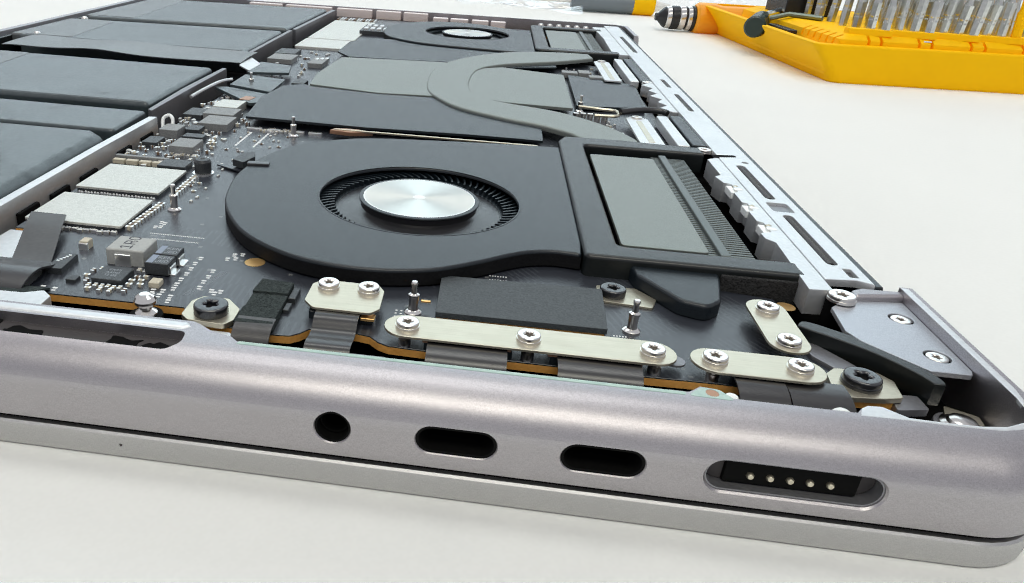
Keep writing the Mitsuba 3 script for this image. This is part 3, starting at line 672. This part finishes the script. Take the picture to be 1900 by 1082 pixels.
put('shield_edge', bev([(-99.0, 112.5), (-94, 111.6), (-88.5, 113.5), (-93.0, 115.0), (-98, 114.6)], 11.2, 12.2, .2), 'copper_dark', 30, parent=LAP)
put('heat_spreader', bev(rnd([(-116.5, 176.9), (-115.0, 160.0), (-93.7, 155.2), (-78.6, 156.8), (-70, 160), (-70, 207), (-78.0, 214.0), (-94.0, 212.0), (-114.6, 209.2)], .8, 3), 12.1, 12.8, .15), 'heat_grey', 30, parent=LAP, label='grey heat spreader plate over the processor')
outer = spline([(-24, 252.5), (-39, 251.2), (-55, 244), (-67.5, 230), (-76.6, 213), (-80.6, 196), (-81.0, 178), (-79.6, 163), (-75.5, 152.4), (-69.0, 142.6), (-57.4, 134.6), (-48, 130), (-41, 124.5), (-38.0, 119.7)], 5)
inner = spline([(-24.3, 119.7), (-25.2, 124.5), (-31, 135.5), (-42, 146.6), (-57.0, 153.2), (-63.4, 158.6), (-67.2, 167), (-68.0, 184), (-65.8, 203), (-58.0, 215), (-48, 222.5), (-37.5, 230), (-28, 238.4), (-23.0, 243.5)], 5)
put('heat_pipe', bev(np.vstack([outer, inner]), 12.0, 13.35, .55, n=4), 'heat_grey', 40, parent=LAP, label='flat grey heat pipe curving between the two fans')
put('heat_spreader', bev(rnd([(-70, 166), (-66.0, 160.5), (-57, 155.6), (-37.4, 154.6), (-36.7, 205.8), (-57.7, 212.0), (-66, 206), (-70, 200)], .8, 3), 12.0, 12.85, .15), 'heat_grey', 30, parent=LAP, label='grey plate inside the bend of the heat pipe')
put('shield_can', bev(rnd([(-35.4, 164), (-14.8, 168), (-12.8, 204), (-34.6, 214)], .6), 10.5, 11.6, .1), 'plastic_black', 30, parent=LAP, label='flat black shielded chip by the rear rail')
for (x0, x1, y0, y1) in ((-36.5, -31.0, 214.5, 219), (-30.5, -26.5, 216, 222), (-27.5, -22.5, 209, 213.5)):
    put('small_part', box(x0, x1, y0, y1, 10.4, 12.2, .2), 'chip_grey', 30, parent=LAP)
put('clip_wire', tube(spline([(-35.4, 159.2, 12.5), (-30, 157.4, 12.6), (-25.3, 156.2, 12.6), (-25.2, 151.5, 12.4), (-28, 150.6, 12.3), (-31.8, 150.2, 12.3)], 5), .45, 8), 'nickel', 40, parent=LAP, label='bright metal clip wire')
for i in range(5): put('small_part', bev(circle(-36.5 + i * 2.0, 153.4 + .5 * math.sin(i), .9, 12), 10, 12.0, .3), 'silver', 40, parent=LAP)
for i in range(6): put('small_part', box(-28.5 + i * 1.3, -27.5 + i * 1.3, 128 - i * .9 + (i % 2) * 3, 129.3 - i * .9 + (i % 2) * 3, 10, 11.6, .15), 'chip_black', 30, parent=LAP)
put('black_cable', tube(spline([(-24.5, 153, 13.2), (-18, 156.4, 13.5), (-13, 157.2, 13.4), (-11.2, 155.8, 13.2)], 6), .9, 10), 'flex_gloss', 40, parent=LAP)

# bright brackets by the rear rail
for (x0, x1, y0, y1, z) in ((-23.4, -17.4, 122.2, 152.4, 12.5), (-23.0, -17.2, 204.2, 244, 12.5)):
    k = put('rear_bracket', bev(rnd([(x0, y0), (x1, y0), (x1, y1 - 3), (x1 - 2, y1), (x0 + 2, y1), (x0, y1 - 3)], .8, 3), z - .5, z, .15), 'aluminium_cut', 30, parent=LAP, label='bright metal bracket beside the rear rail')
    put('groove', box((x0 + x1) / 2 - .8, (x0 + x1) / 2 + .8, y0 + 2, y1 - 6, z - .05, z + .12, .1), 'nickel', 30, parent=k)
    screw(k, (x0 + x1) / 2, y1 - 2.6, z, 1.5, .5)
for (y0, y1) in ((122, 153), (203, 248)):
    put('rear_strip', bev(rrect(-14.7, -11.7, y0, y1, .6), 10.5, 13.0, .3, n=3), 'aluminium_cut', 30, parent=LAP)
    put('rear_cover', bev(rrect(-11.2, -7.0, y0, y1, .5), 12.2, 13.3, .3, n=3), 'plastic_black', 30, parent=LAP)
for y in (118.0, 200.5):
    screw(LAP, -9.6, y, 12.7, 1.75, .9, 'silver', label='silver screw on the rear rail')

# ------------------------------------------------------------------ rear rail by the hinge
holes = [capsule(-5.75, -3.85, 82.4, 105.4, 8), capsule(-5.55, -3.75, 50.6, 73.6, 8), rrect(-6.5, -2.6, 75.2, 80.4, .7, 4), rrect(-3.8, -2.45, 46.2, 49.5, .15, 2), circle(-3.0, 107.9, .75, 12),
         capsule(-4.7, -3.3, 158.5, 182, 8), capsule(-4.7, -3.3, 192, 206, 8), capsule(-5.2, -3.5, 262, 308, 8)]
rail = [(-8.0, 44.6), (-3.2, 45.2), (-1.0, 44.0), (-1.0, 344), (-8.0, 344)]
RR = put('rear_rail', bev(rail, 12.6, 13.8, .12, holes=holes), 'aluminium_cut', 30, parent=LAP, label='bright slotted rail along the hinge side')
for h in holes:
    q = Polygon(h).buffer(.05)
    put('slot_floor', bev(np.array(q.exterior.coords)[:-1], 12.65, 13.25, 0), 'slot_grey' if h is not holes[2] else 'aluminium_dark', False, parent=RR)
for h in (holes[0], holes[1], holes[5], holes[7]):
    xs = (h[:, 0].min() + h[:, 0].max()) / 2; put('slot_rod', tube([(xs, h[:, 1].min() + .9, 13.15), (xs, h[:, 1].max() - .9, 13.15)], .62, 10), 'slot_grey', 40, parent=RR)
put('hinge_cover', bev(rnd([(-1.0, 43.9), (.25, 43.9), (.25, 343), (-1.0, 343)], .1), 5.9, 13.55, .3, n=3), 'plastic_black', 30, parent=LAP, label='thin black strip along the outer edge of the rear rail')
put('cable_slit', bev(rot(rrect(-9.4, -3.8, 111.3, 112.9, .5, 3), 14, (-6, 112)), 13.75, 13.86, 0), 'void_black', False, parent=LAP)
tooth = [(-11.7, 40.5), (-8.1, 40.8), (-8.1, 111), (-10.9, 109), (-10.9, 97), (-12.4, 95.6), (-11.6, 91.5), (-10.2, 91), (-10.2, 86), (-11.1, 85.2), (-11.1, 79.5), (-10.2, 79), (-10.2, 75), (-11.2, 74.2), (-11.2, 69.2), (-10.2, 68.6), (-10.2, 64), (-12.3, 63.0), (-12.2, 60.4), (-10.9, 59)]
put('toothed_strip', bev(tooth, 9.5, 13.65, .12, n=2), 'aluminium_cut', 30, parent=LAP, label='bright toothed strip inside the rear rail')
for y0, y1 in ((86.1, 90.9), (75.1, 78.9), (64.1, 68.5)):
    k = put('clear_clip', [box(-11.3, -8.5, y0 + .1, y1 - .1, 12.0, 13.3, .25), box(-10.6, -8.9, y0 + .7, y0 + 2.0, 13.2, 13.75, .15)], 'clear_white', 30, parent=LAP, label='clear clip in the toothed strip')
    put('stud', lathe([(0, 0), (.6, 0), (.55, .35), (.2, .5), (0, .5)], -9.7, y1 - 1.2, 13.3, 14), 'nickel', 40, parent=k)
far_tooth = [(-8.1, 157), (-8.1, 199)] + [(-9.6 - 1.9 * (i % 2) - (.9 if i % 4 == 1 else 0), 199 - i * 4.2) for i in range(11)]
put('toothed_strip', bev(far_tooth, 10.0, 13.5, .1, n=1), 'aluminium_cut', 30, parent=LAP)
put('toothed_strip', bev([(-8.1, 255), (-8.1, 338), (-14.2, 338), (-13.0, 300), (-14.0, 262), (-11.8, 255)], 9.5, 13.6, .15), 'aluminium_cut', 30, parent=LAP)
put('vent_floor', bev([(-15.2, 51), (-12.0, 51), (-12.0, 112), (-15.2, 112)], 5.96, 7.0, 0), 'void_black', False, parent=LAP)

# ------------------------------------------------------------------ hinge corner
k = put('hinge_plate', bev(rnd([(-6.8, 40.0), (-9.4, 37.2), (-10.2, 29.9), (-9.1, 27.3), (-3.3, 20.9), (1.6, 20.9), (2.1, 22), (2.1, 41.4)], .35, 3), 11.9, 12.55, .12, holes=[circle(-.55, 35.6, 1.62, 32), circle(-.6, 25.1, 1.62, 32)]), 'hinge_grey', 30, parent=LAP, label='smooth grey hinge plate with two sunken screws')
for x, y in ((-.55, 35.6), (-.6, 25.1)):
    put('sunken_ring', bev(circle(x, y, 1.66, 32), 11.85, 12.1, 0), 'void_black', False, parent=k)
    screw(k, x, y, 11.9, 1.34, .6, 'silver', flange=False)
put('hinge_block', bev(rnd([(-5.2, 40.2), (2.4, 41.6), (3.0, 43.4), (-3.2, 43.5), (-4.9, 42.5)], .5, 4), 11.5, 13.5, .7, n=4), 'aluminium', 35, parent=LAP)
screw(LAP, -7.3, 39.6, 12.75, 2.0, 1.0, 'silver', label='silver screw at the end of the rear rail')
put('screw_boss', bev(circle(-7.4, 40.2, 1.6, 20), 6, 12.8, .1), 'void_black', 30, parent=LAP)
rib_o = [(-16.3, 30.4), (-15.4, 31.7), (-14.0, 31.6), (-11.6, 30.1), (-7.2, 26.9), (-4.4, 22.8), (-2.8, 19.3), (-2.9, 17.9)]
rib_i = [(-4.2, 17.9), (-5.4, 20.4), (-8.6, 24.4), (-12.4, 27.5), (-15.0, 29.2)]
put('curved_ribbon', bev(np.vstack([spline(rib_o, 4), spline(rib_i, 4)]), 9.4, 12.45, .2, n=3), 'rubber', 30, parent=LAP, label='thick black ribbon curving past the hinge plate')
put('grey_cable', bev(rnd([(-16.0, 29.0), (-14.4, 29.6), (-11.4, 25.2), (-9.8, 22.6), (-13.2, 21.9), (-15.6, 25.4)], .4, 3), 10.02, 10.6, .2), 'aluminium_dark', 30, parent=LAP)
put('antenna_base', bev(circle(-1.0, 15.6, 2.9, 28), 5.96, 8.4, .2), 'aluminium_dark', 35, parent=LAP)
k = put('antenna_washer', lathe([(0, 0), (2.3, 0), (2.35, .3), (1.7, .5), (1.5, .9), (1.0, 1.1), (0, 1.15)], -1.1, 15.4, 8.4, 28), 'silver', 35, parent=LAP, label='silver washer stack in the near right corner')
put('leaf', [bev(rnd([(-2.6, 16.2), (1.6, 15.4), (1.9, 17.4), (-1.4, 19.2)], .3, 2), 8.6, 8.8, .06), bev(rnd([(-2.0, 13.2), (1.8, 12.6), (1.9, 14.2), (-1.0, 14.6)], .3, 2), 8.3, 8.5, .06)], 'nickel', 30, parent=k)
put('grey_tab', bev(rnd([(-9.0, 15.0), (-4.8, 16.0), (-4.9, 19.0), (-8.4, 18.8)], .4, 3), 8.9, 9.9, .15), 'aluminium_dark', 30, parent=LAP)
put('white_bead', lathe([(0, 0), (.95, 0), (1.0, .6), (.7, 1.15), (0, 1.35)], -29.8, 10.9, 10.6, 18), 'clear_white', 35, parent=LAP)
put('white_bead', lathe([(0, 0), (1.15, 0), (1.1, .6), (.7, 1.0), (0, 1.2)], -17.6, 10.2, 10.9, 18), 'clear_white', 35, parent=LAP)

# ------------------------------------------------------------------ dividing ribs and batteries
def rib(pts, z0, z1, m='aluminium_cut', name='rib'): return put(name, bev(pts, z0, z1, .18, n=2), m, 30, parent=LAP, label=None)
put('rib', bev([(-143.3, 10.6), (-141.4, 10.6), (-141.4, 79.8), (-140.9, 107.9), (-142.9, 107.6), (-143.4, 80)], 6, 13.0, .15), 'aluminium_cut', 30, parent=LAP, label='bright metal dividing rib beside the nearest battery')
put('rib', bev([(-146.1, 114.6), (-144.6, 113.4), (-144.9, 140), (-144.8, 172.2), (-146.4, 173), (-147.0, 140)], 6, 13.0, .2), 'aluminium_dark', 30, parent=LAP)
put('rib', bev([(-147.6, 201), (-146.0, 199.8), (-146.0, 262.2), (-147.6, 262.6)], 6, 13.0, .2), 'aluminium_dark', 30, parent=LAP)
put('rib', bev([(-147.0, 266), (-145.2, 264.5), (-143.2, 341), (-145.2, 341)], 6, 13.0, .2), 'aluminium_dark', 30, parent=LAP)
for y in (31, 47, 58, 69.5, 86, 98): put('rib_notch', box(-141.38, -140.6, y, y + 6.5, 6, 9.7 + (y % 3) * .3, .3), 'void_black', 30, parent=LAP)


def cell(pts, z, r=1.3, label=None, m='battery_black'):
    return put('battery_cell', bev(rnd(pts, 1.2, 4), 6.0, z, r, n=4), m, 40, parent=LAP, label=label)
cell([(-237, 11.5), (-144.8, 11.5), (-144.8, 88), (-148.5, 91.6), (-237, 92.4)], 13.6, 2.4, 'nearest dark grey battery cell')
cell([(-237, 94.2), (-145.0, 93.2), (-145.3, 112.0), (-237, 113.8)], 13.2, .8, 'narrow dark grey battery cell behind the nearest one')
cell([(-233, 120.0), (-148.2, 119.4), (-148.6, 170.3), (-233, 173.0)], 13.4, 1.4, 'middle dark grey battery cell')
cell([(-234, 203.5), (-148.6, 203.2), (-148.6, 255.8), (-234, 250.5)], 13.4, 1.4, 'dark grey battery cell behind the long cable')
cell([(-236, 259.0), (-149, 263.8), (-147, 338.5), (-236, 336)], 13.4, 1.6, 'farthest dark grey battery cell')
for y0, y1, x0 in ((122, 171, -206), (205, 249, -214), (262, 333, -216)):      # folded flaps at the front ends of the cells
    put('cell_fold', bev(rnd([(-232.5, y0), (x0, y0), (x0 - 4, y1), (-232.5, y1)], 1.5, 3), 13.0, 13.62, .4, n=3), 'battery_fold', 35, parent=LAP)
    put('cell_fold', bev(rnd([(-238, y0), (-229, y0), (-229, y1), (-238, y1)], 1.5, 3), 9, 13.5, .9, n=3), 'battery_fold', 35, parent=LAP)


def wavy():
    xs = np.linspace(-226, -143.2, 70); V = []
    for x in xs:
        w = (x + 226) / 83
        z = 13.75 + .55 * math.exp(-((x + 190) / 14) ** 2) + .35 * math.exp(-((x + 222) / 7) ** 2) - .2 * w
        y0 = 180.6 + 1.0 * math.sin(w * 7.5) + 2.5 * math.exp(-((x + 196) / 10) ** 2); y1 = 201.6 - 1.0 * math.exp(-((x + 201) / 9) ** 2)
        for t in np.linspace(0, 1, 7): V.append((x, y0 + (y1 - y0) * t, z + .25 * math.sin(t * 3.14) - .2 * (1 - t)))
    V = np.array(V); n = len(xs); F = []
    for i in range(n - 1):
        for j in range(6):
            a = i * 7 + j; F += [(a, a + 7, a + 8), (a, a + 8, a + 1)]
    F = np.array(F); lo = V - [0, 0, .25]
    b = [(i * 7, (i + 1) * 7) for i in range(n - 1)]; t = [((i + 1) * 7 + 6, i * 7 + 6) for i in range(n - 1)]
    e1 = [((n - 1) * 7 + j, (n - 1) * 7 + j + 1) for j in range(6)]; e0 = [(j + 1, j) for j in range(6)]
    S = [f for (p, q) in b + t + e1 + e0 for f in ((p, p + len(V), q + len(V)), (p, q + len(V), q))]
    m = trimesh.Trimesh(np.vstack([V, lo]), np.vstack([F, F[:, ::-1] + len(V), S]), process=False); trimesh.repair.fix_normals(m); return m
put('long_cable', wavy(), 'battery_fold', 40, parent=LAP, label='wavy flat grey cable crossing between the batteries')
put('cable_tab', bev(rnd([(-144.6, 196.8), (-143.0, 179.6), (-137.4, 172), (-137.2, 184.4)], .4, 2), 12.6, 13.0, .1), 'aluminium_cut', 30, parent=LAP, label='pale metal tab at the end of the long cable')
put('battery_plate', bev(rnd([(-137.6, 170.5), (-125.0, 174.0), (-127.2, 186), (-138.6, 189.2)], .5, 3), 12.0, 12.8, .15), 'battery_black', 30, parent=LAP)
put('battery_plate', bev(rnd([(-137.6, 153.3), (-123.6, 147.4), (-124.0, 166), (-137.8, 169.4)], .5, 3), 11.5, 12.3, .15), 'battery_black', 30, parent=LAP)
put('battery_plate', bev(rnd([(-141.5, 151), (-126, 134.5), (-123.0, 136), (-124.1, 146.8), (-138, 152.2)], .5, 3), 11.0, 11.8, .15), 'battery_black', 30, parent=LAP)
put('orange_mark', bev(rot(rrect(-129.5, -126.4, 137.2, 141.4, .2, 2), -10, (-128, 139)), 11.75, 11.95, .05), 'copper_dark', 30, parent=LAP)
put('bent_lever', tube(spline([(-143.6, 137.5, 11.4), (-142.2, 145, 12.2), (-140.6, 154, 12.7), (-138.6, 158.6, 12.6)], 5), .5, 8), 'aluminium_cut', 40, parent=LAP, label='thin bright bent lever beside the rib')
put('white_loop', tube(spline([(-138.9, 106.2, 10.2), (-139.4, 108, 12.6), (-138.2, 109, 13.3), (-137.0, 108, 12.6), (-136.6, 106.2, 10.2)], 5), .45, 8), 'clear_white', 40, parent=LAP)

# grey modules between the ribs and the board parts
for (x0, x1, y0, y1, z, m) in ((-137.8, -133.2, 101.0, 106.6, 12.0, 'chip_grey'), (-130.4, -124.8, 88.8, 95.6, 12.0, 'chip_grey'), (-131.6, -124.2, 110.2, 118.4, 11.8, 'chip_grey'), (-133.6, -125.4, 119.0, 126.2, 12.0, 'chip_grey'), (-133.8, -127.0, 127.0, 135.6, 12.0, 'chip_cream'),
                               (-139.2, -134.0, 119.5, 127.0, 11.2, 'chip_black'), (-128.2, -122.2, 76.9, 81.8, 11.3, 'chip_black'), (-132.8, -129.3, 104.6, 109.0, 11.5, 'chip_black'), (-138.4, -134.8, 92.5, 97.8, 11.2, 'chip_black'),
                               (-140.4, -131.5, 203.0, 213.8, 11.6, 'chip_grey'), (-125.0, -119.8, 199.5, 213.0, 11.6, 'chip_grey'), (-131.6, -126.6, 99.6, 102.8, 11.2, 'chip_black'), (-121.5, -117.5, 163, 169, 12, 'chip_black'), (-141.2, -133.5, 215.5, 226.5, 11.5, 'chip_black')):
    bd('module', box(x0, x1, y0, y1, 10, z, .15, .3), m)
for i in range(4): bd('comb_contact', box(-139.0 + i * 2.9, -136.5 + i * 2.9, 79.4, 80.6, 10, 10.9, .1), 'cap_beige')
bd('comb_bar', box(-139.4, -127.6, 81.6, 82.6, 10, 11.2, .15), 'chip_grey')
bd('dark_standoff', [lathe([(0, 0), (1.7, 0), (1.75, 2.6), (1.45, 3.1), (.5, 3.2), (0, 2.9)], -118.6, 78.0, 10, 16)], 'chip_black', 25)
bd('screw_ring', lathe([(1.2, 0), (2.2, 0), (2.2, .25), (1.2, .3), (1.2, 0)], -118.6, 78.0, 10, 24), 'solder', 30)
for x0, x1 in ((-120.5, -116.5), (-115.3, -111.8), (-108.0, -105.8), (-104.8, -101.3)):
    bd('bright_bar', box(x0, x1, 113.9, 115.1, 10, 10.6, .15, .4), 'solder')
bd('module_row', [box(-124 + i * 1.6, -122.8 + i * 1.6, 206.5 + i * 1.1, 209.5 + i * 1.1, 10, 11.8, .2) for i in range(3)], 'solder', 30)

# far side
put('far_white_part', box(-139.5, -119.5, 262, 322, 10, 10.6, .2, 1), 'chip_cream', 30, parent=LAP, label='pale plate on the far part of the board')
put('far_white_part', box(-139.0, -120.0, 237, 258, 10, 11.0, .2, 1), 'chip_cream', 30, parent=LAP)
put('far_module', box(-121.0, -108.5, 283, 306, 10, 12.0, .3, 1), 'chip_black', 30, parent=LAP)
for i in range(7): put('far_module', box(-119.6 + (i % 4) * 2.9, -117.6 + (i % 4) * 2.9, 286 + (i // 4) * 9, 291 + (i // 4) * 9, 12, 12.8, .3, .5), 'solder', 30, parent=LAP)
for i in range(14): put('far_contact', box(-139 + i * 1.4, -138.2 + i * 1.4, 323, 331, 10, 11.0, .1), 'solder' if i % 3 else 'cap_brown', 30, parent=LAP)
for x0, x1 in ((-190, -172.6), (-170.6, -146.2), (-143.5, -125), (-122.8, -110), (-108.6, -96)):
    put('far_wall_strip', box(x0, x1, 345.0, 348.2, 9.5, 13.5, .4, .5), 'pink_lit_metal', 30, parent=LAP, label='strip along the far inner wall, pinkish light put into its colour')  # these strips carry the pinkish light of the inner wall as colour
for x0, x1 in ((-93.0, -85.4), (-84.2, -75.2), (-73.4, -65.0), (-63.8, -56.4)):
    put('far_wall_strip', box(x0, x1, 340.5, 344.5, 9.5, 12.6, .4, .5), 'pink_lit_metal', 30, parent=LAP)
for i in range(6): put('far_stud', lathe([(0, 0), (1.4, 0), (1.4, .8), (.9, 1.4), (0, 1.5)], -39 + i * 4.4, 340, 12, 14), 'silver', 40, parent=LAP)
for x, y in ((-214, 208), (-218, 252)): put('front_stud', lathe([(0, 0), (1.5, 0), (1.4, 1.0), (.8, 1.6), (0, 1.7)], x - 15, y, 12.5, 14), 'silver', 40, parent=LAP)
put('front_liner', box(-239.9, -237.6, 14, 345, 6, 12.6, .4), 'rubber', 30, parent=LAP)

# ------------------------------------------------------------------ the bit case
# own axes: u along the near side, w away from it
AX = np.array([math.cos(math.radians(4.0)), math.sin(math.radians(4.0))]); AY = np.array([-math.sin(math.radians(5.2)), math.cos(math.radians(5.2))]); O = np.array([90.6, 309.0])
def W(u, w): return O + u * AX + w * AY
def quad(u0, u1, w0, w1, r=0, n=3): return rnd([W(u0, w0), W(u1, w0), W(u1, w1), W(u0, w1)], r, n)
TR = L('bit_case', 'open yellow plastic case of upright screwdriver bits at the upper right', 'tool case')
def lvl(q, z): return np.column_stack([q, np.full(len(q), z)])
outer_l = [(0.6, .6, 0), (0, 0, .8), (-1.2, -.2, 4), (-10.2, -.6, 15.4), (-10.6, -.4, 16.2), (-10.2, .2, 16.6)]
rs = [lvl(rnd([W(a, b), W(200, b), W(200, 170), W(a, 170)], [5, 5, 5, 5], 5), z) for a, b, z in outer_l]
tray = man(loft(rs))
tray -= man(loft([lvl(rnd([W(a, 3.0), W(197, 3.0), W(197, 167), W(a, 167)], 3, 4), z) for a, z in ((2.6, 3.0), (-7.6, 16.6), (-7.8, 30))]))
wx, wy = W(-8.5, 74); KN = np.array([.36, .93, 0]); tray -= man(lathe([(0, -12), (6.0, -12), (6.0, 40), (0, 40)], wx, wy, 14.6, 30, axis=KN))
put('shell', unman(tray), 'yellow_plastic', 35, parent=TR, label='yellow outer shell of the tool case')
blk = man(loft([lvl(quad(-1.5, 196, 3.05, 122, 2), 3.0), lvl(quad(1.0, 196, 3.05, 122, 2), 18.5), lvl(quad(6, 194, 6.5, 118, 2), 20.6)]))
for i in range(6):
    w = 8 + i * 6.3; q = np.array([W(-3, w), W(4.5, w), W(4.5, w + 1.6), W(-3, w + 1.6)]); blk -= man(bev(q, 15.6, 30, 0))
for u in (13, 18.5, 35, 40.5, 57.5, 63.5, 80, 86): blk -= man(bev(np.array([W(u, 0), W(u + 1.3, 0), W(u + 1.3, 6.4), W(u, 6.4)]), 16.6, 30, 0))
put('bit_holder', unman(blk), 'yellow_plastic', 35, parent=TR, label='raised yellow block holding the bits')
for g in range(6):
    q = np.array([W(6 + g * 19, 8), W(24 + g * 19, 4.8), W(24 + g * 19, 10), W(6 + g * 19, 13)])
    put('lug', bev(rnd(q, .6, 2), 20.4, 23.0, .4), 'yellow_plastic', 30, parent=TR)
put('white_mark', bev(np.array([W(37.6, 4.2), W(40.6, 3.4), W(41.2, 5.0), W(38.2, 5.8)]), 19.2, 19.7, .1), 'print_white', 30, parent=TR)
put('dark_insert', bev(quad(-5.6, -1.7, 40, 66, .6), 13.0, 17.2, .4), 'knurl_black', 30, parent=TR, label='dark insert between the shell and the bit holder')
BITG = 'bits upright in the case'
ROWS = ('nearest row', 'second row', 'third row', 'fourth row', 'fifth row', 'farthest row')
rngb = random.Random(3)


def bit_mesh(h, kind):
    r = rngb.uniform(1.75, 2.2)
    prof = np.array([(math.cos(a), math.sin(a)) for a in np.arange(6) * math.pi / 3 + .3]) * r
    body = bev(prof, 0, h * .62, .25)
    neck = lathe([(0, h * .60), (1.75, h * .60), (1.35, h * .68), (1.3, h * .84)] + ([(2.0, h * .86), (2.0, h), (0, h)] if kind == 0 else [(.9, h * .9), (.55, h), (0, h)]), 0, 0, 0, 12)
    ringm = lathe([(r * .93, h * .30), (r * 1.0, h * .30), (r * .82, h * .34), (r * 1.0, h * .38), (r * .93, h * .38)], 0, 0, 0, 12)
    return trimesh.util.concatenate([body, neck, ringm])
for row in range(6):
    for g in range(6):
        for k in range(3):
            u = 12.5 + g * 19 + k * 5.6 + row * 1.4 - 2; w = 12 + row * 15.5 - k * 1.9
            if u > 102 - row * 3 or u < 14.5: continue
            h = 25 + rngb.uniform(-3, 5); p = W(u, w)
            m = bit_mesh(h, rngb.randrange(2)); m.apply_transform(trimesh.transformations.rotation_matrix(math.radians(rngb.uniform(-4, 4)), [rngb.uniform(-1, 1), rngb.uniform(-1, 1), 0.01])); m.apply_translation([p[0], p[1], 19.5])
            if row == 0 and g == 3 and k == 2:
                put('yellow_bit', m, 'yellow_plastic', 30, cat='bit', label='only yellow piece standing among the steel bits in the case')
            else:
                put('screwdriver_bit', m, 'bit_steel', 30, cat='bit', group=BITG + ', ' + ROWS[row], label=f'small steel screwdriver bit standing upright in the yellow case, in its {ROWS[row]}')
# round black knob lying in the case's left wall notch, with steel tweezers
kx, ky = wx, wy
TW = L('tweezers', 'steel tool with a round black knob lying across the yellow case wall', 'tweezers')
put('knob', lathe([(0, -6.5), (4.6, -6.5), (5.5, -5.4), (5.5, 26), (4.8, 27), (0, 27)], kx, ky, 14.6, 28, axis=KN), 'green_black', 30, parent=TW)
put('shaft', tube([np.append(W(-3, 72), 19), np.append(W(4, 67), 22), np.append(W(15, 54), 22)], 1.3, 8), 'tweezer_steel', 35, parent=TW)
put('jaw', tube([np.append(W(-2, 80), 20), np.append(W(8, 84), 22.6), np.append(W(24, 88), 22)], 1.6, 8), 'bit_steel', 35, parent=TW)
BX = L('small_box', 'small dark box with a pale blue lid standing in the yellow case behind the knob', 'box')
put('body', bev(quad(6, 30, 78, 104, 1), 20.7, 31, .6), 'knurl_black', 30, parent=BX)
put('lid', bev(quad(5, 31, 77, 105, 1), 31.0, 33.5, .6), 'blue_print', 30, parent=BX)

# ------------------------------------------------------------------ screwdrivers on the table
SD = L('screwdriver', 'orange handled screwdriver with a black and silver ringed collar lying left of the yellow case', 'screwdriver')
A = np.array([42.0, 462.0, 8.0]); ax = np.array([1, .06, 0]); ax = ax / np.linalg.norm(ax)
def along(name, prof, m, parent, base=A, d=ax, n=28): return put(name, lathe([(r, z) for r, z in prof], base[0], base[1], base[2], n, axis=d), m, 30, parent=parent)
along('tip', [(0, -4), (2.2, -4), (2.4, -2.5), (5.8, 1), (6.2, 2), (0, 2)], 'knurl_black', SD)
for i, (z0, z1, r, m) in enumerate(((2, 5.2, 6.6, 'silver'), (5.2, 10, 7.0, 'knurl_black'), (10, 13.6, 7.2, 'silver'), (13.6, 14.8, 6.8, 'knurl_black'), (14.8, 17.6, 7.3, 'silver'), (17.6, 19.6, 7.5, 'knurl_black'))):
    along('ring', [(0, z0), (r - .4, z0), (r, z0 + .4), (r, z1 - .4), (r - .4, z1), (0, z1)], m, SD)
along('handle', [(0, 19.6), (8.0, 19.6), (9.4, 21), (9.6, 30), (8.4, 36), (8.6, 60), (9, 90), (7, 95), (0, 95)], 'orange_plastic', SD)
S2 = L('screwdriver', 'grey barrelled screwdriver with a yellow end lying behind the laptop', 'screwdriver')
B = np.array([-8.0, 543.0, 7.0]); bx = np.array([1, .01, 0]); bx = bx / np.linalg.norm(bx)
along('barrel', [(0, 0), (5.6, 0), (6.6, 1.2), (6.8, 44), (0, 44)], 'barrel_grey', S2, B, bx)
along('yellow_end', [(0, 44), (7.0, 44), (7.0, 58), (6.2, 59), (0, 59)], 'yellow_plastic', S2, B, bx)
along('blade', [(0, -42), (1.0, -42), (1.6, -40), (1.6, 0), (0, 0)], 'silver', S2, B, bx)
along('white_cone', [(0, 59), (4.5, 59), (1.8, 70), (0, 70)], 'clear_white', S2, B, bx)


def crumple(x0, x1, y0, y1, z, amp, seed, n=36):
    xs, ys = np.meshgrid(np.linspace(x0, x1, n), np.linspace(y0, y1, n), indexing='ij')
    p = np.stack([xs * .035, ys * .03, xs * 0], -1)
    zz = z + amp * np.abs(meshkit.fbm(p, 4, seed) - .5) * 2 + amp * .4 * meshkit.noise(p * 3.1, seed + 5)
    V = np.stack([xs, ys + 4 * meshkit.noise(p * 2, seed + 9), zz], -1).reshape(-1, 3); F = []
    for i in range(n - 1):
        for j in range(n - 1):
            a = i * n + j; F += [(a, a + n, a + n + 1), (a, a + n + 1, a + 1)]
    return trimesh.Trimesh(V, np.array(F), process=False)
put('plastic_bag', crumple(-210, -2, 500, 660, .6, 9, 4), 'bag_film', False, cat='bag', label='clear crumpled plastic bag lying behind the laptop')
put('plastic_bag', crumple(78, 150, 478, 560, 3, 14, 8), 'bag_film', False, cat='bag', label='clear crumpled plastic bag behind the yellow case')
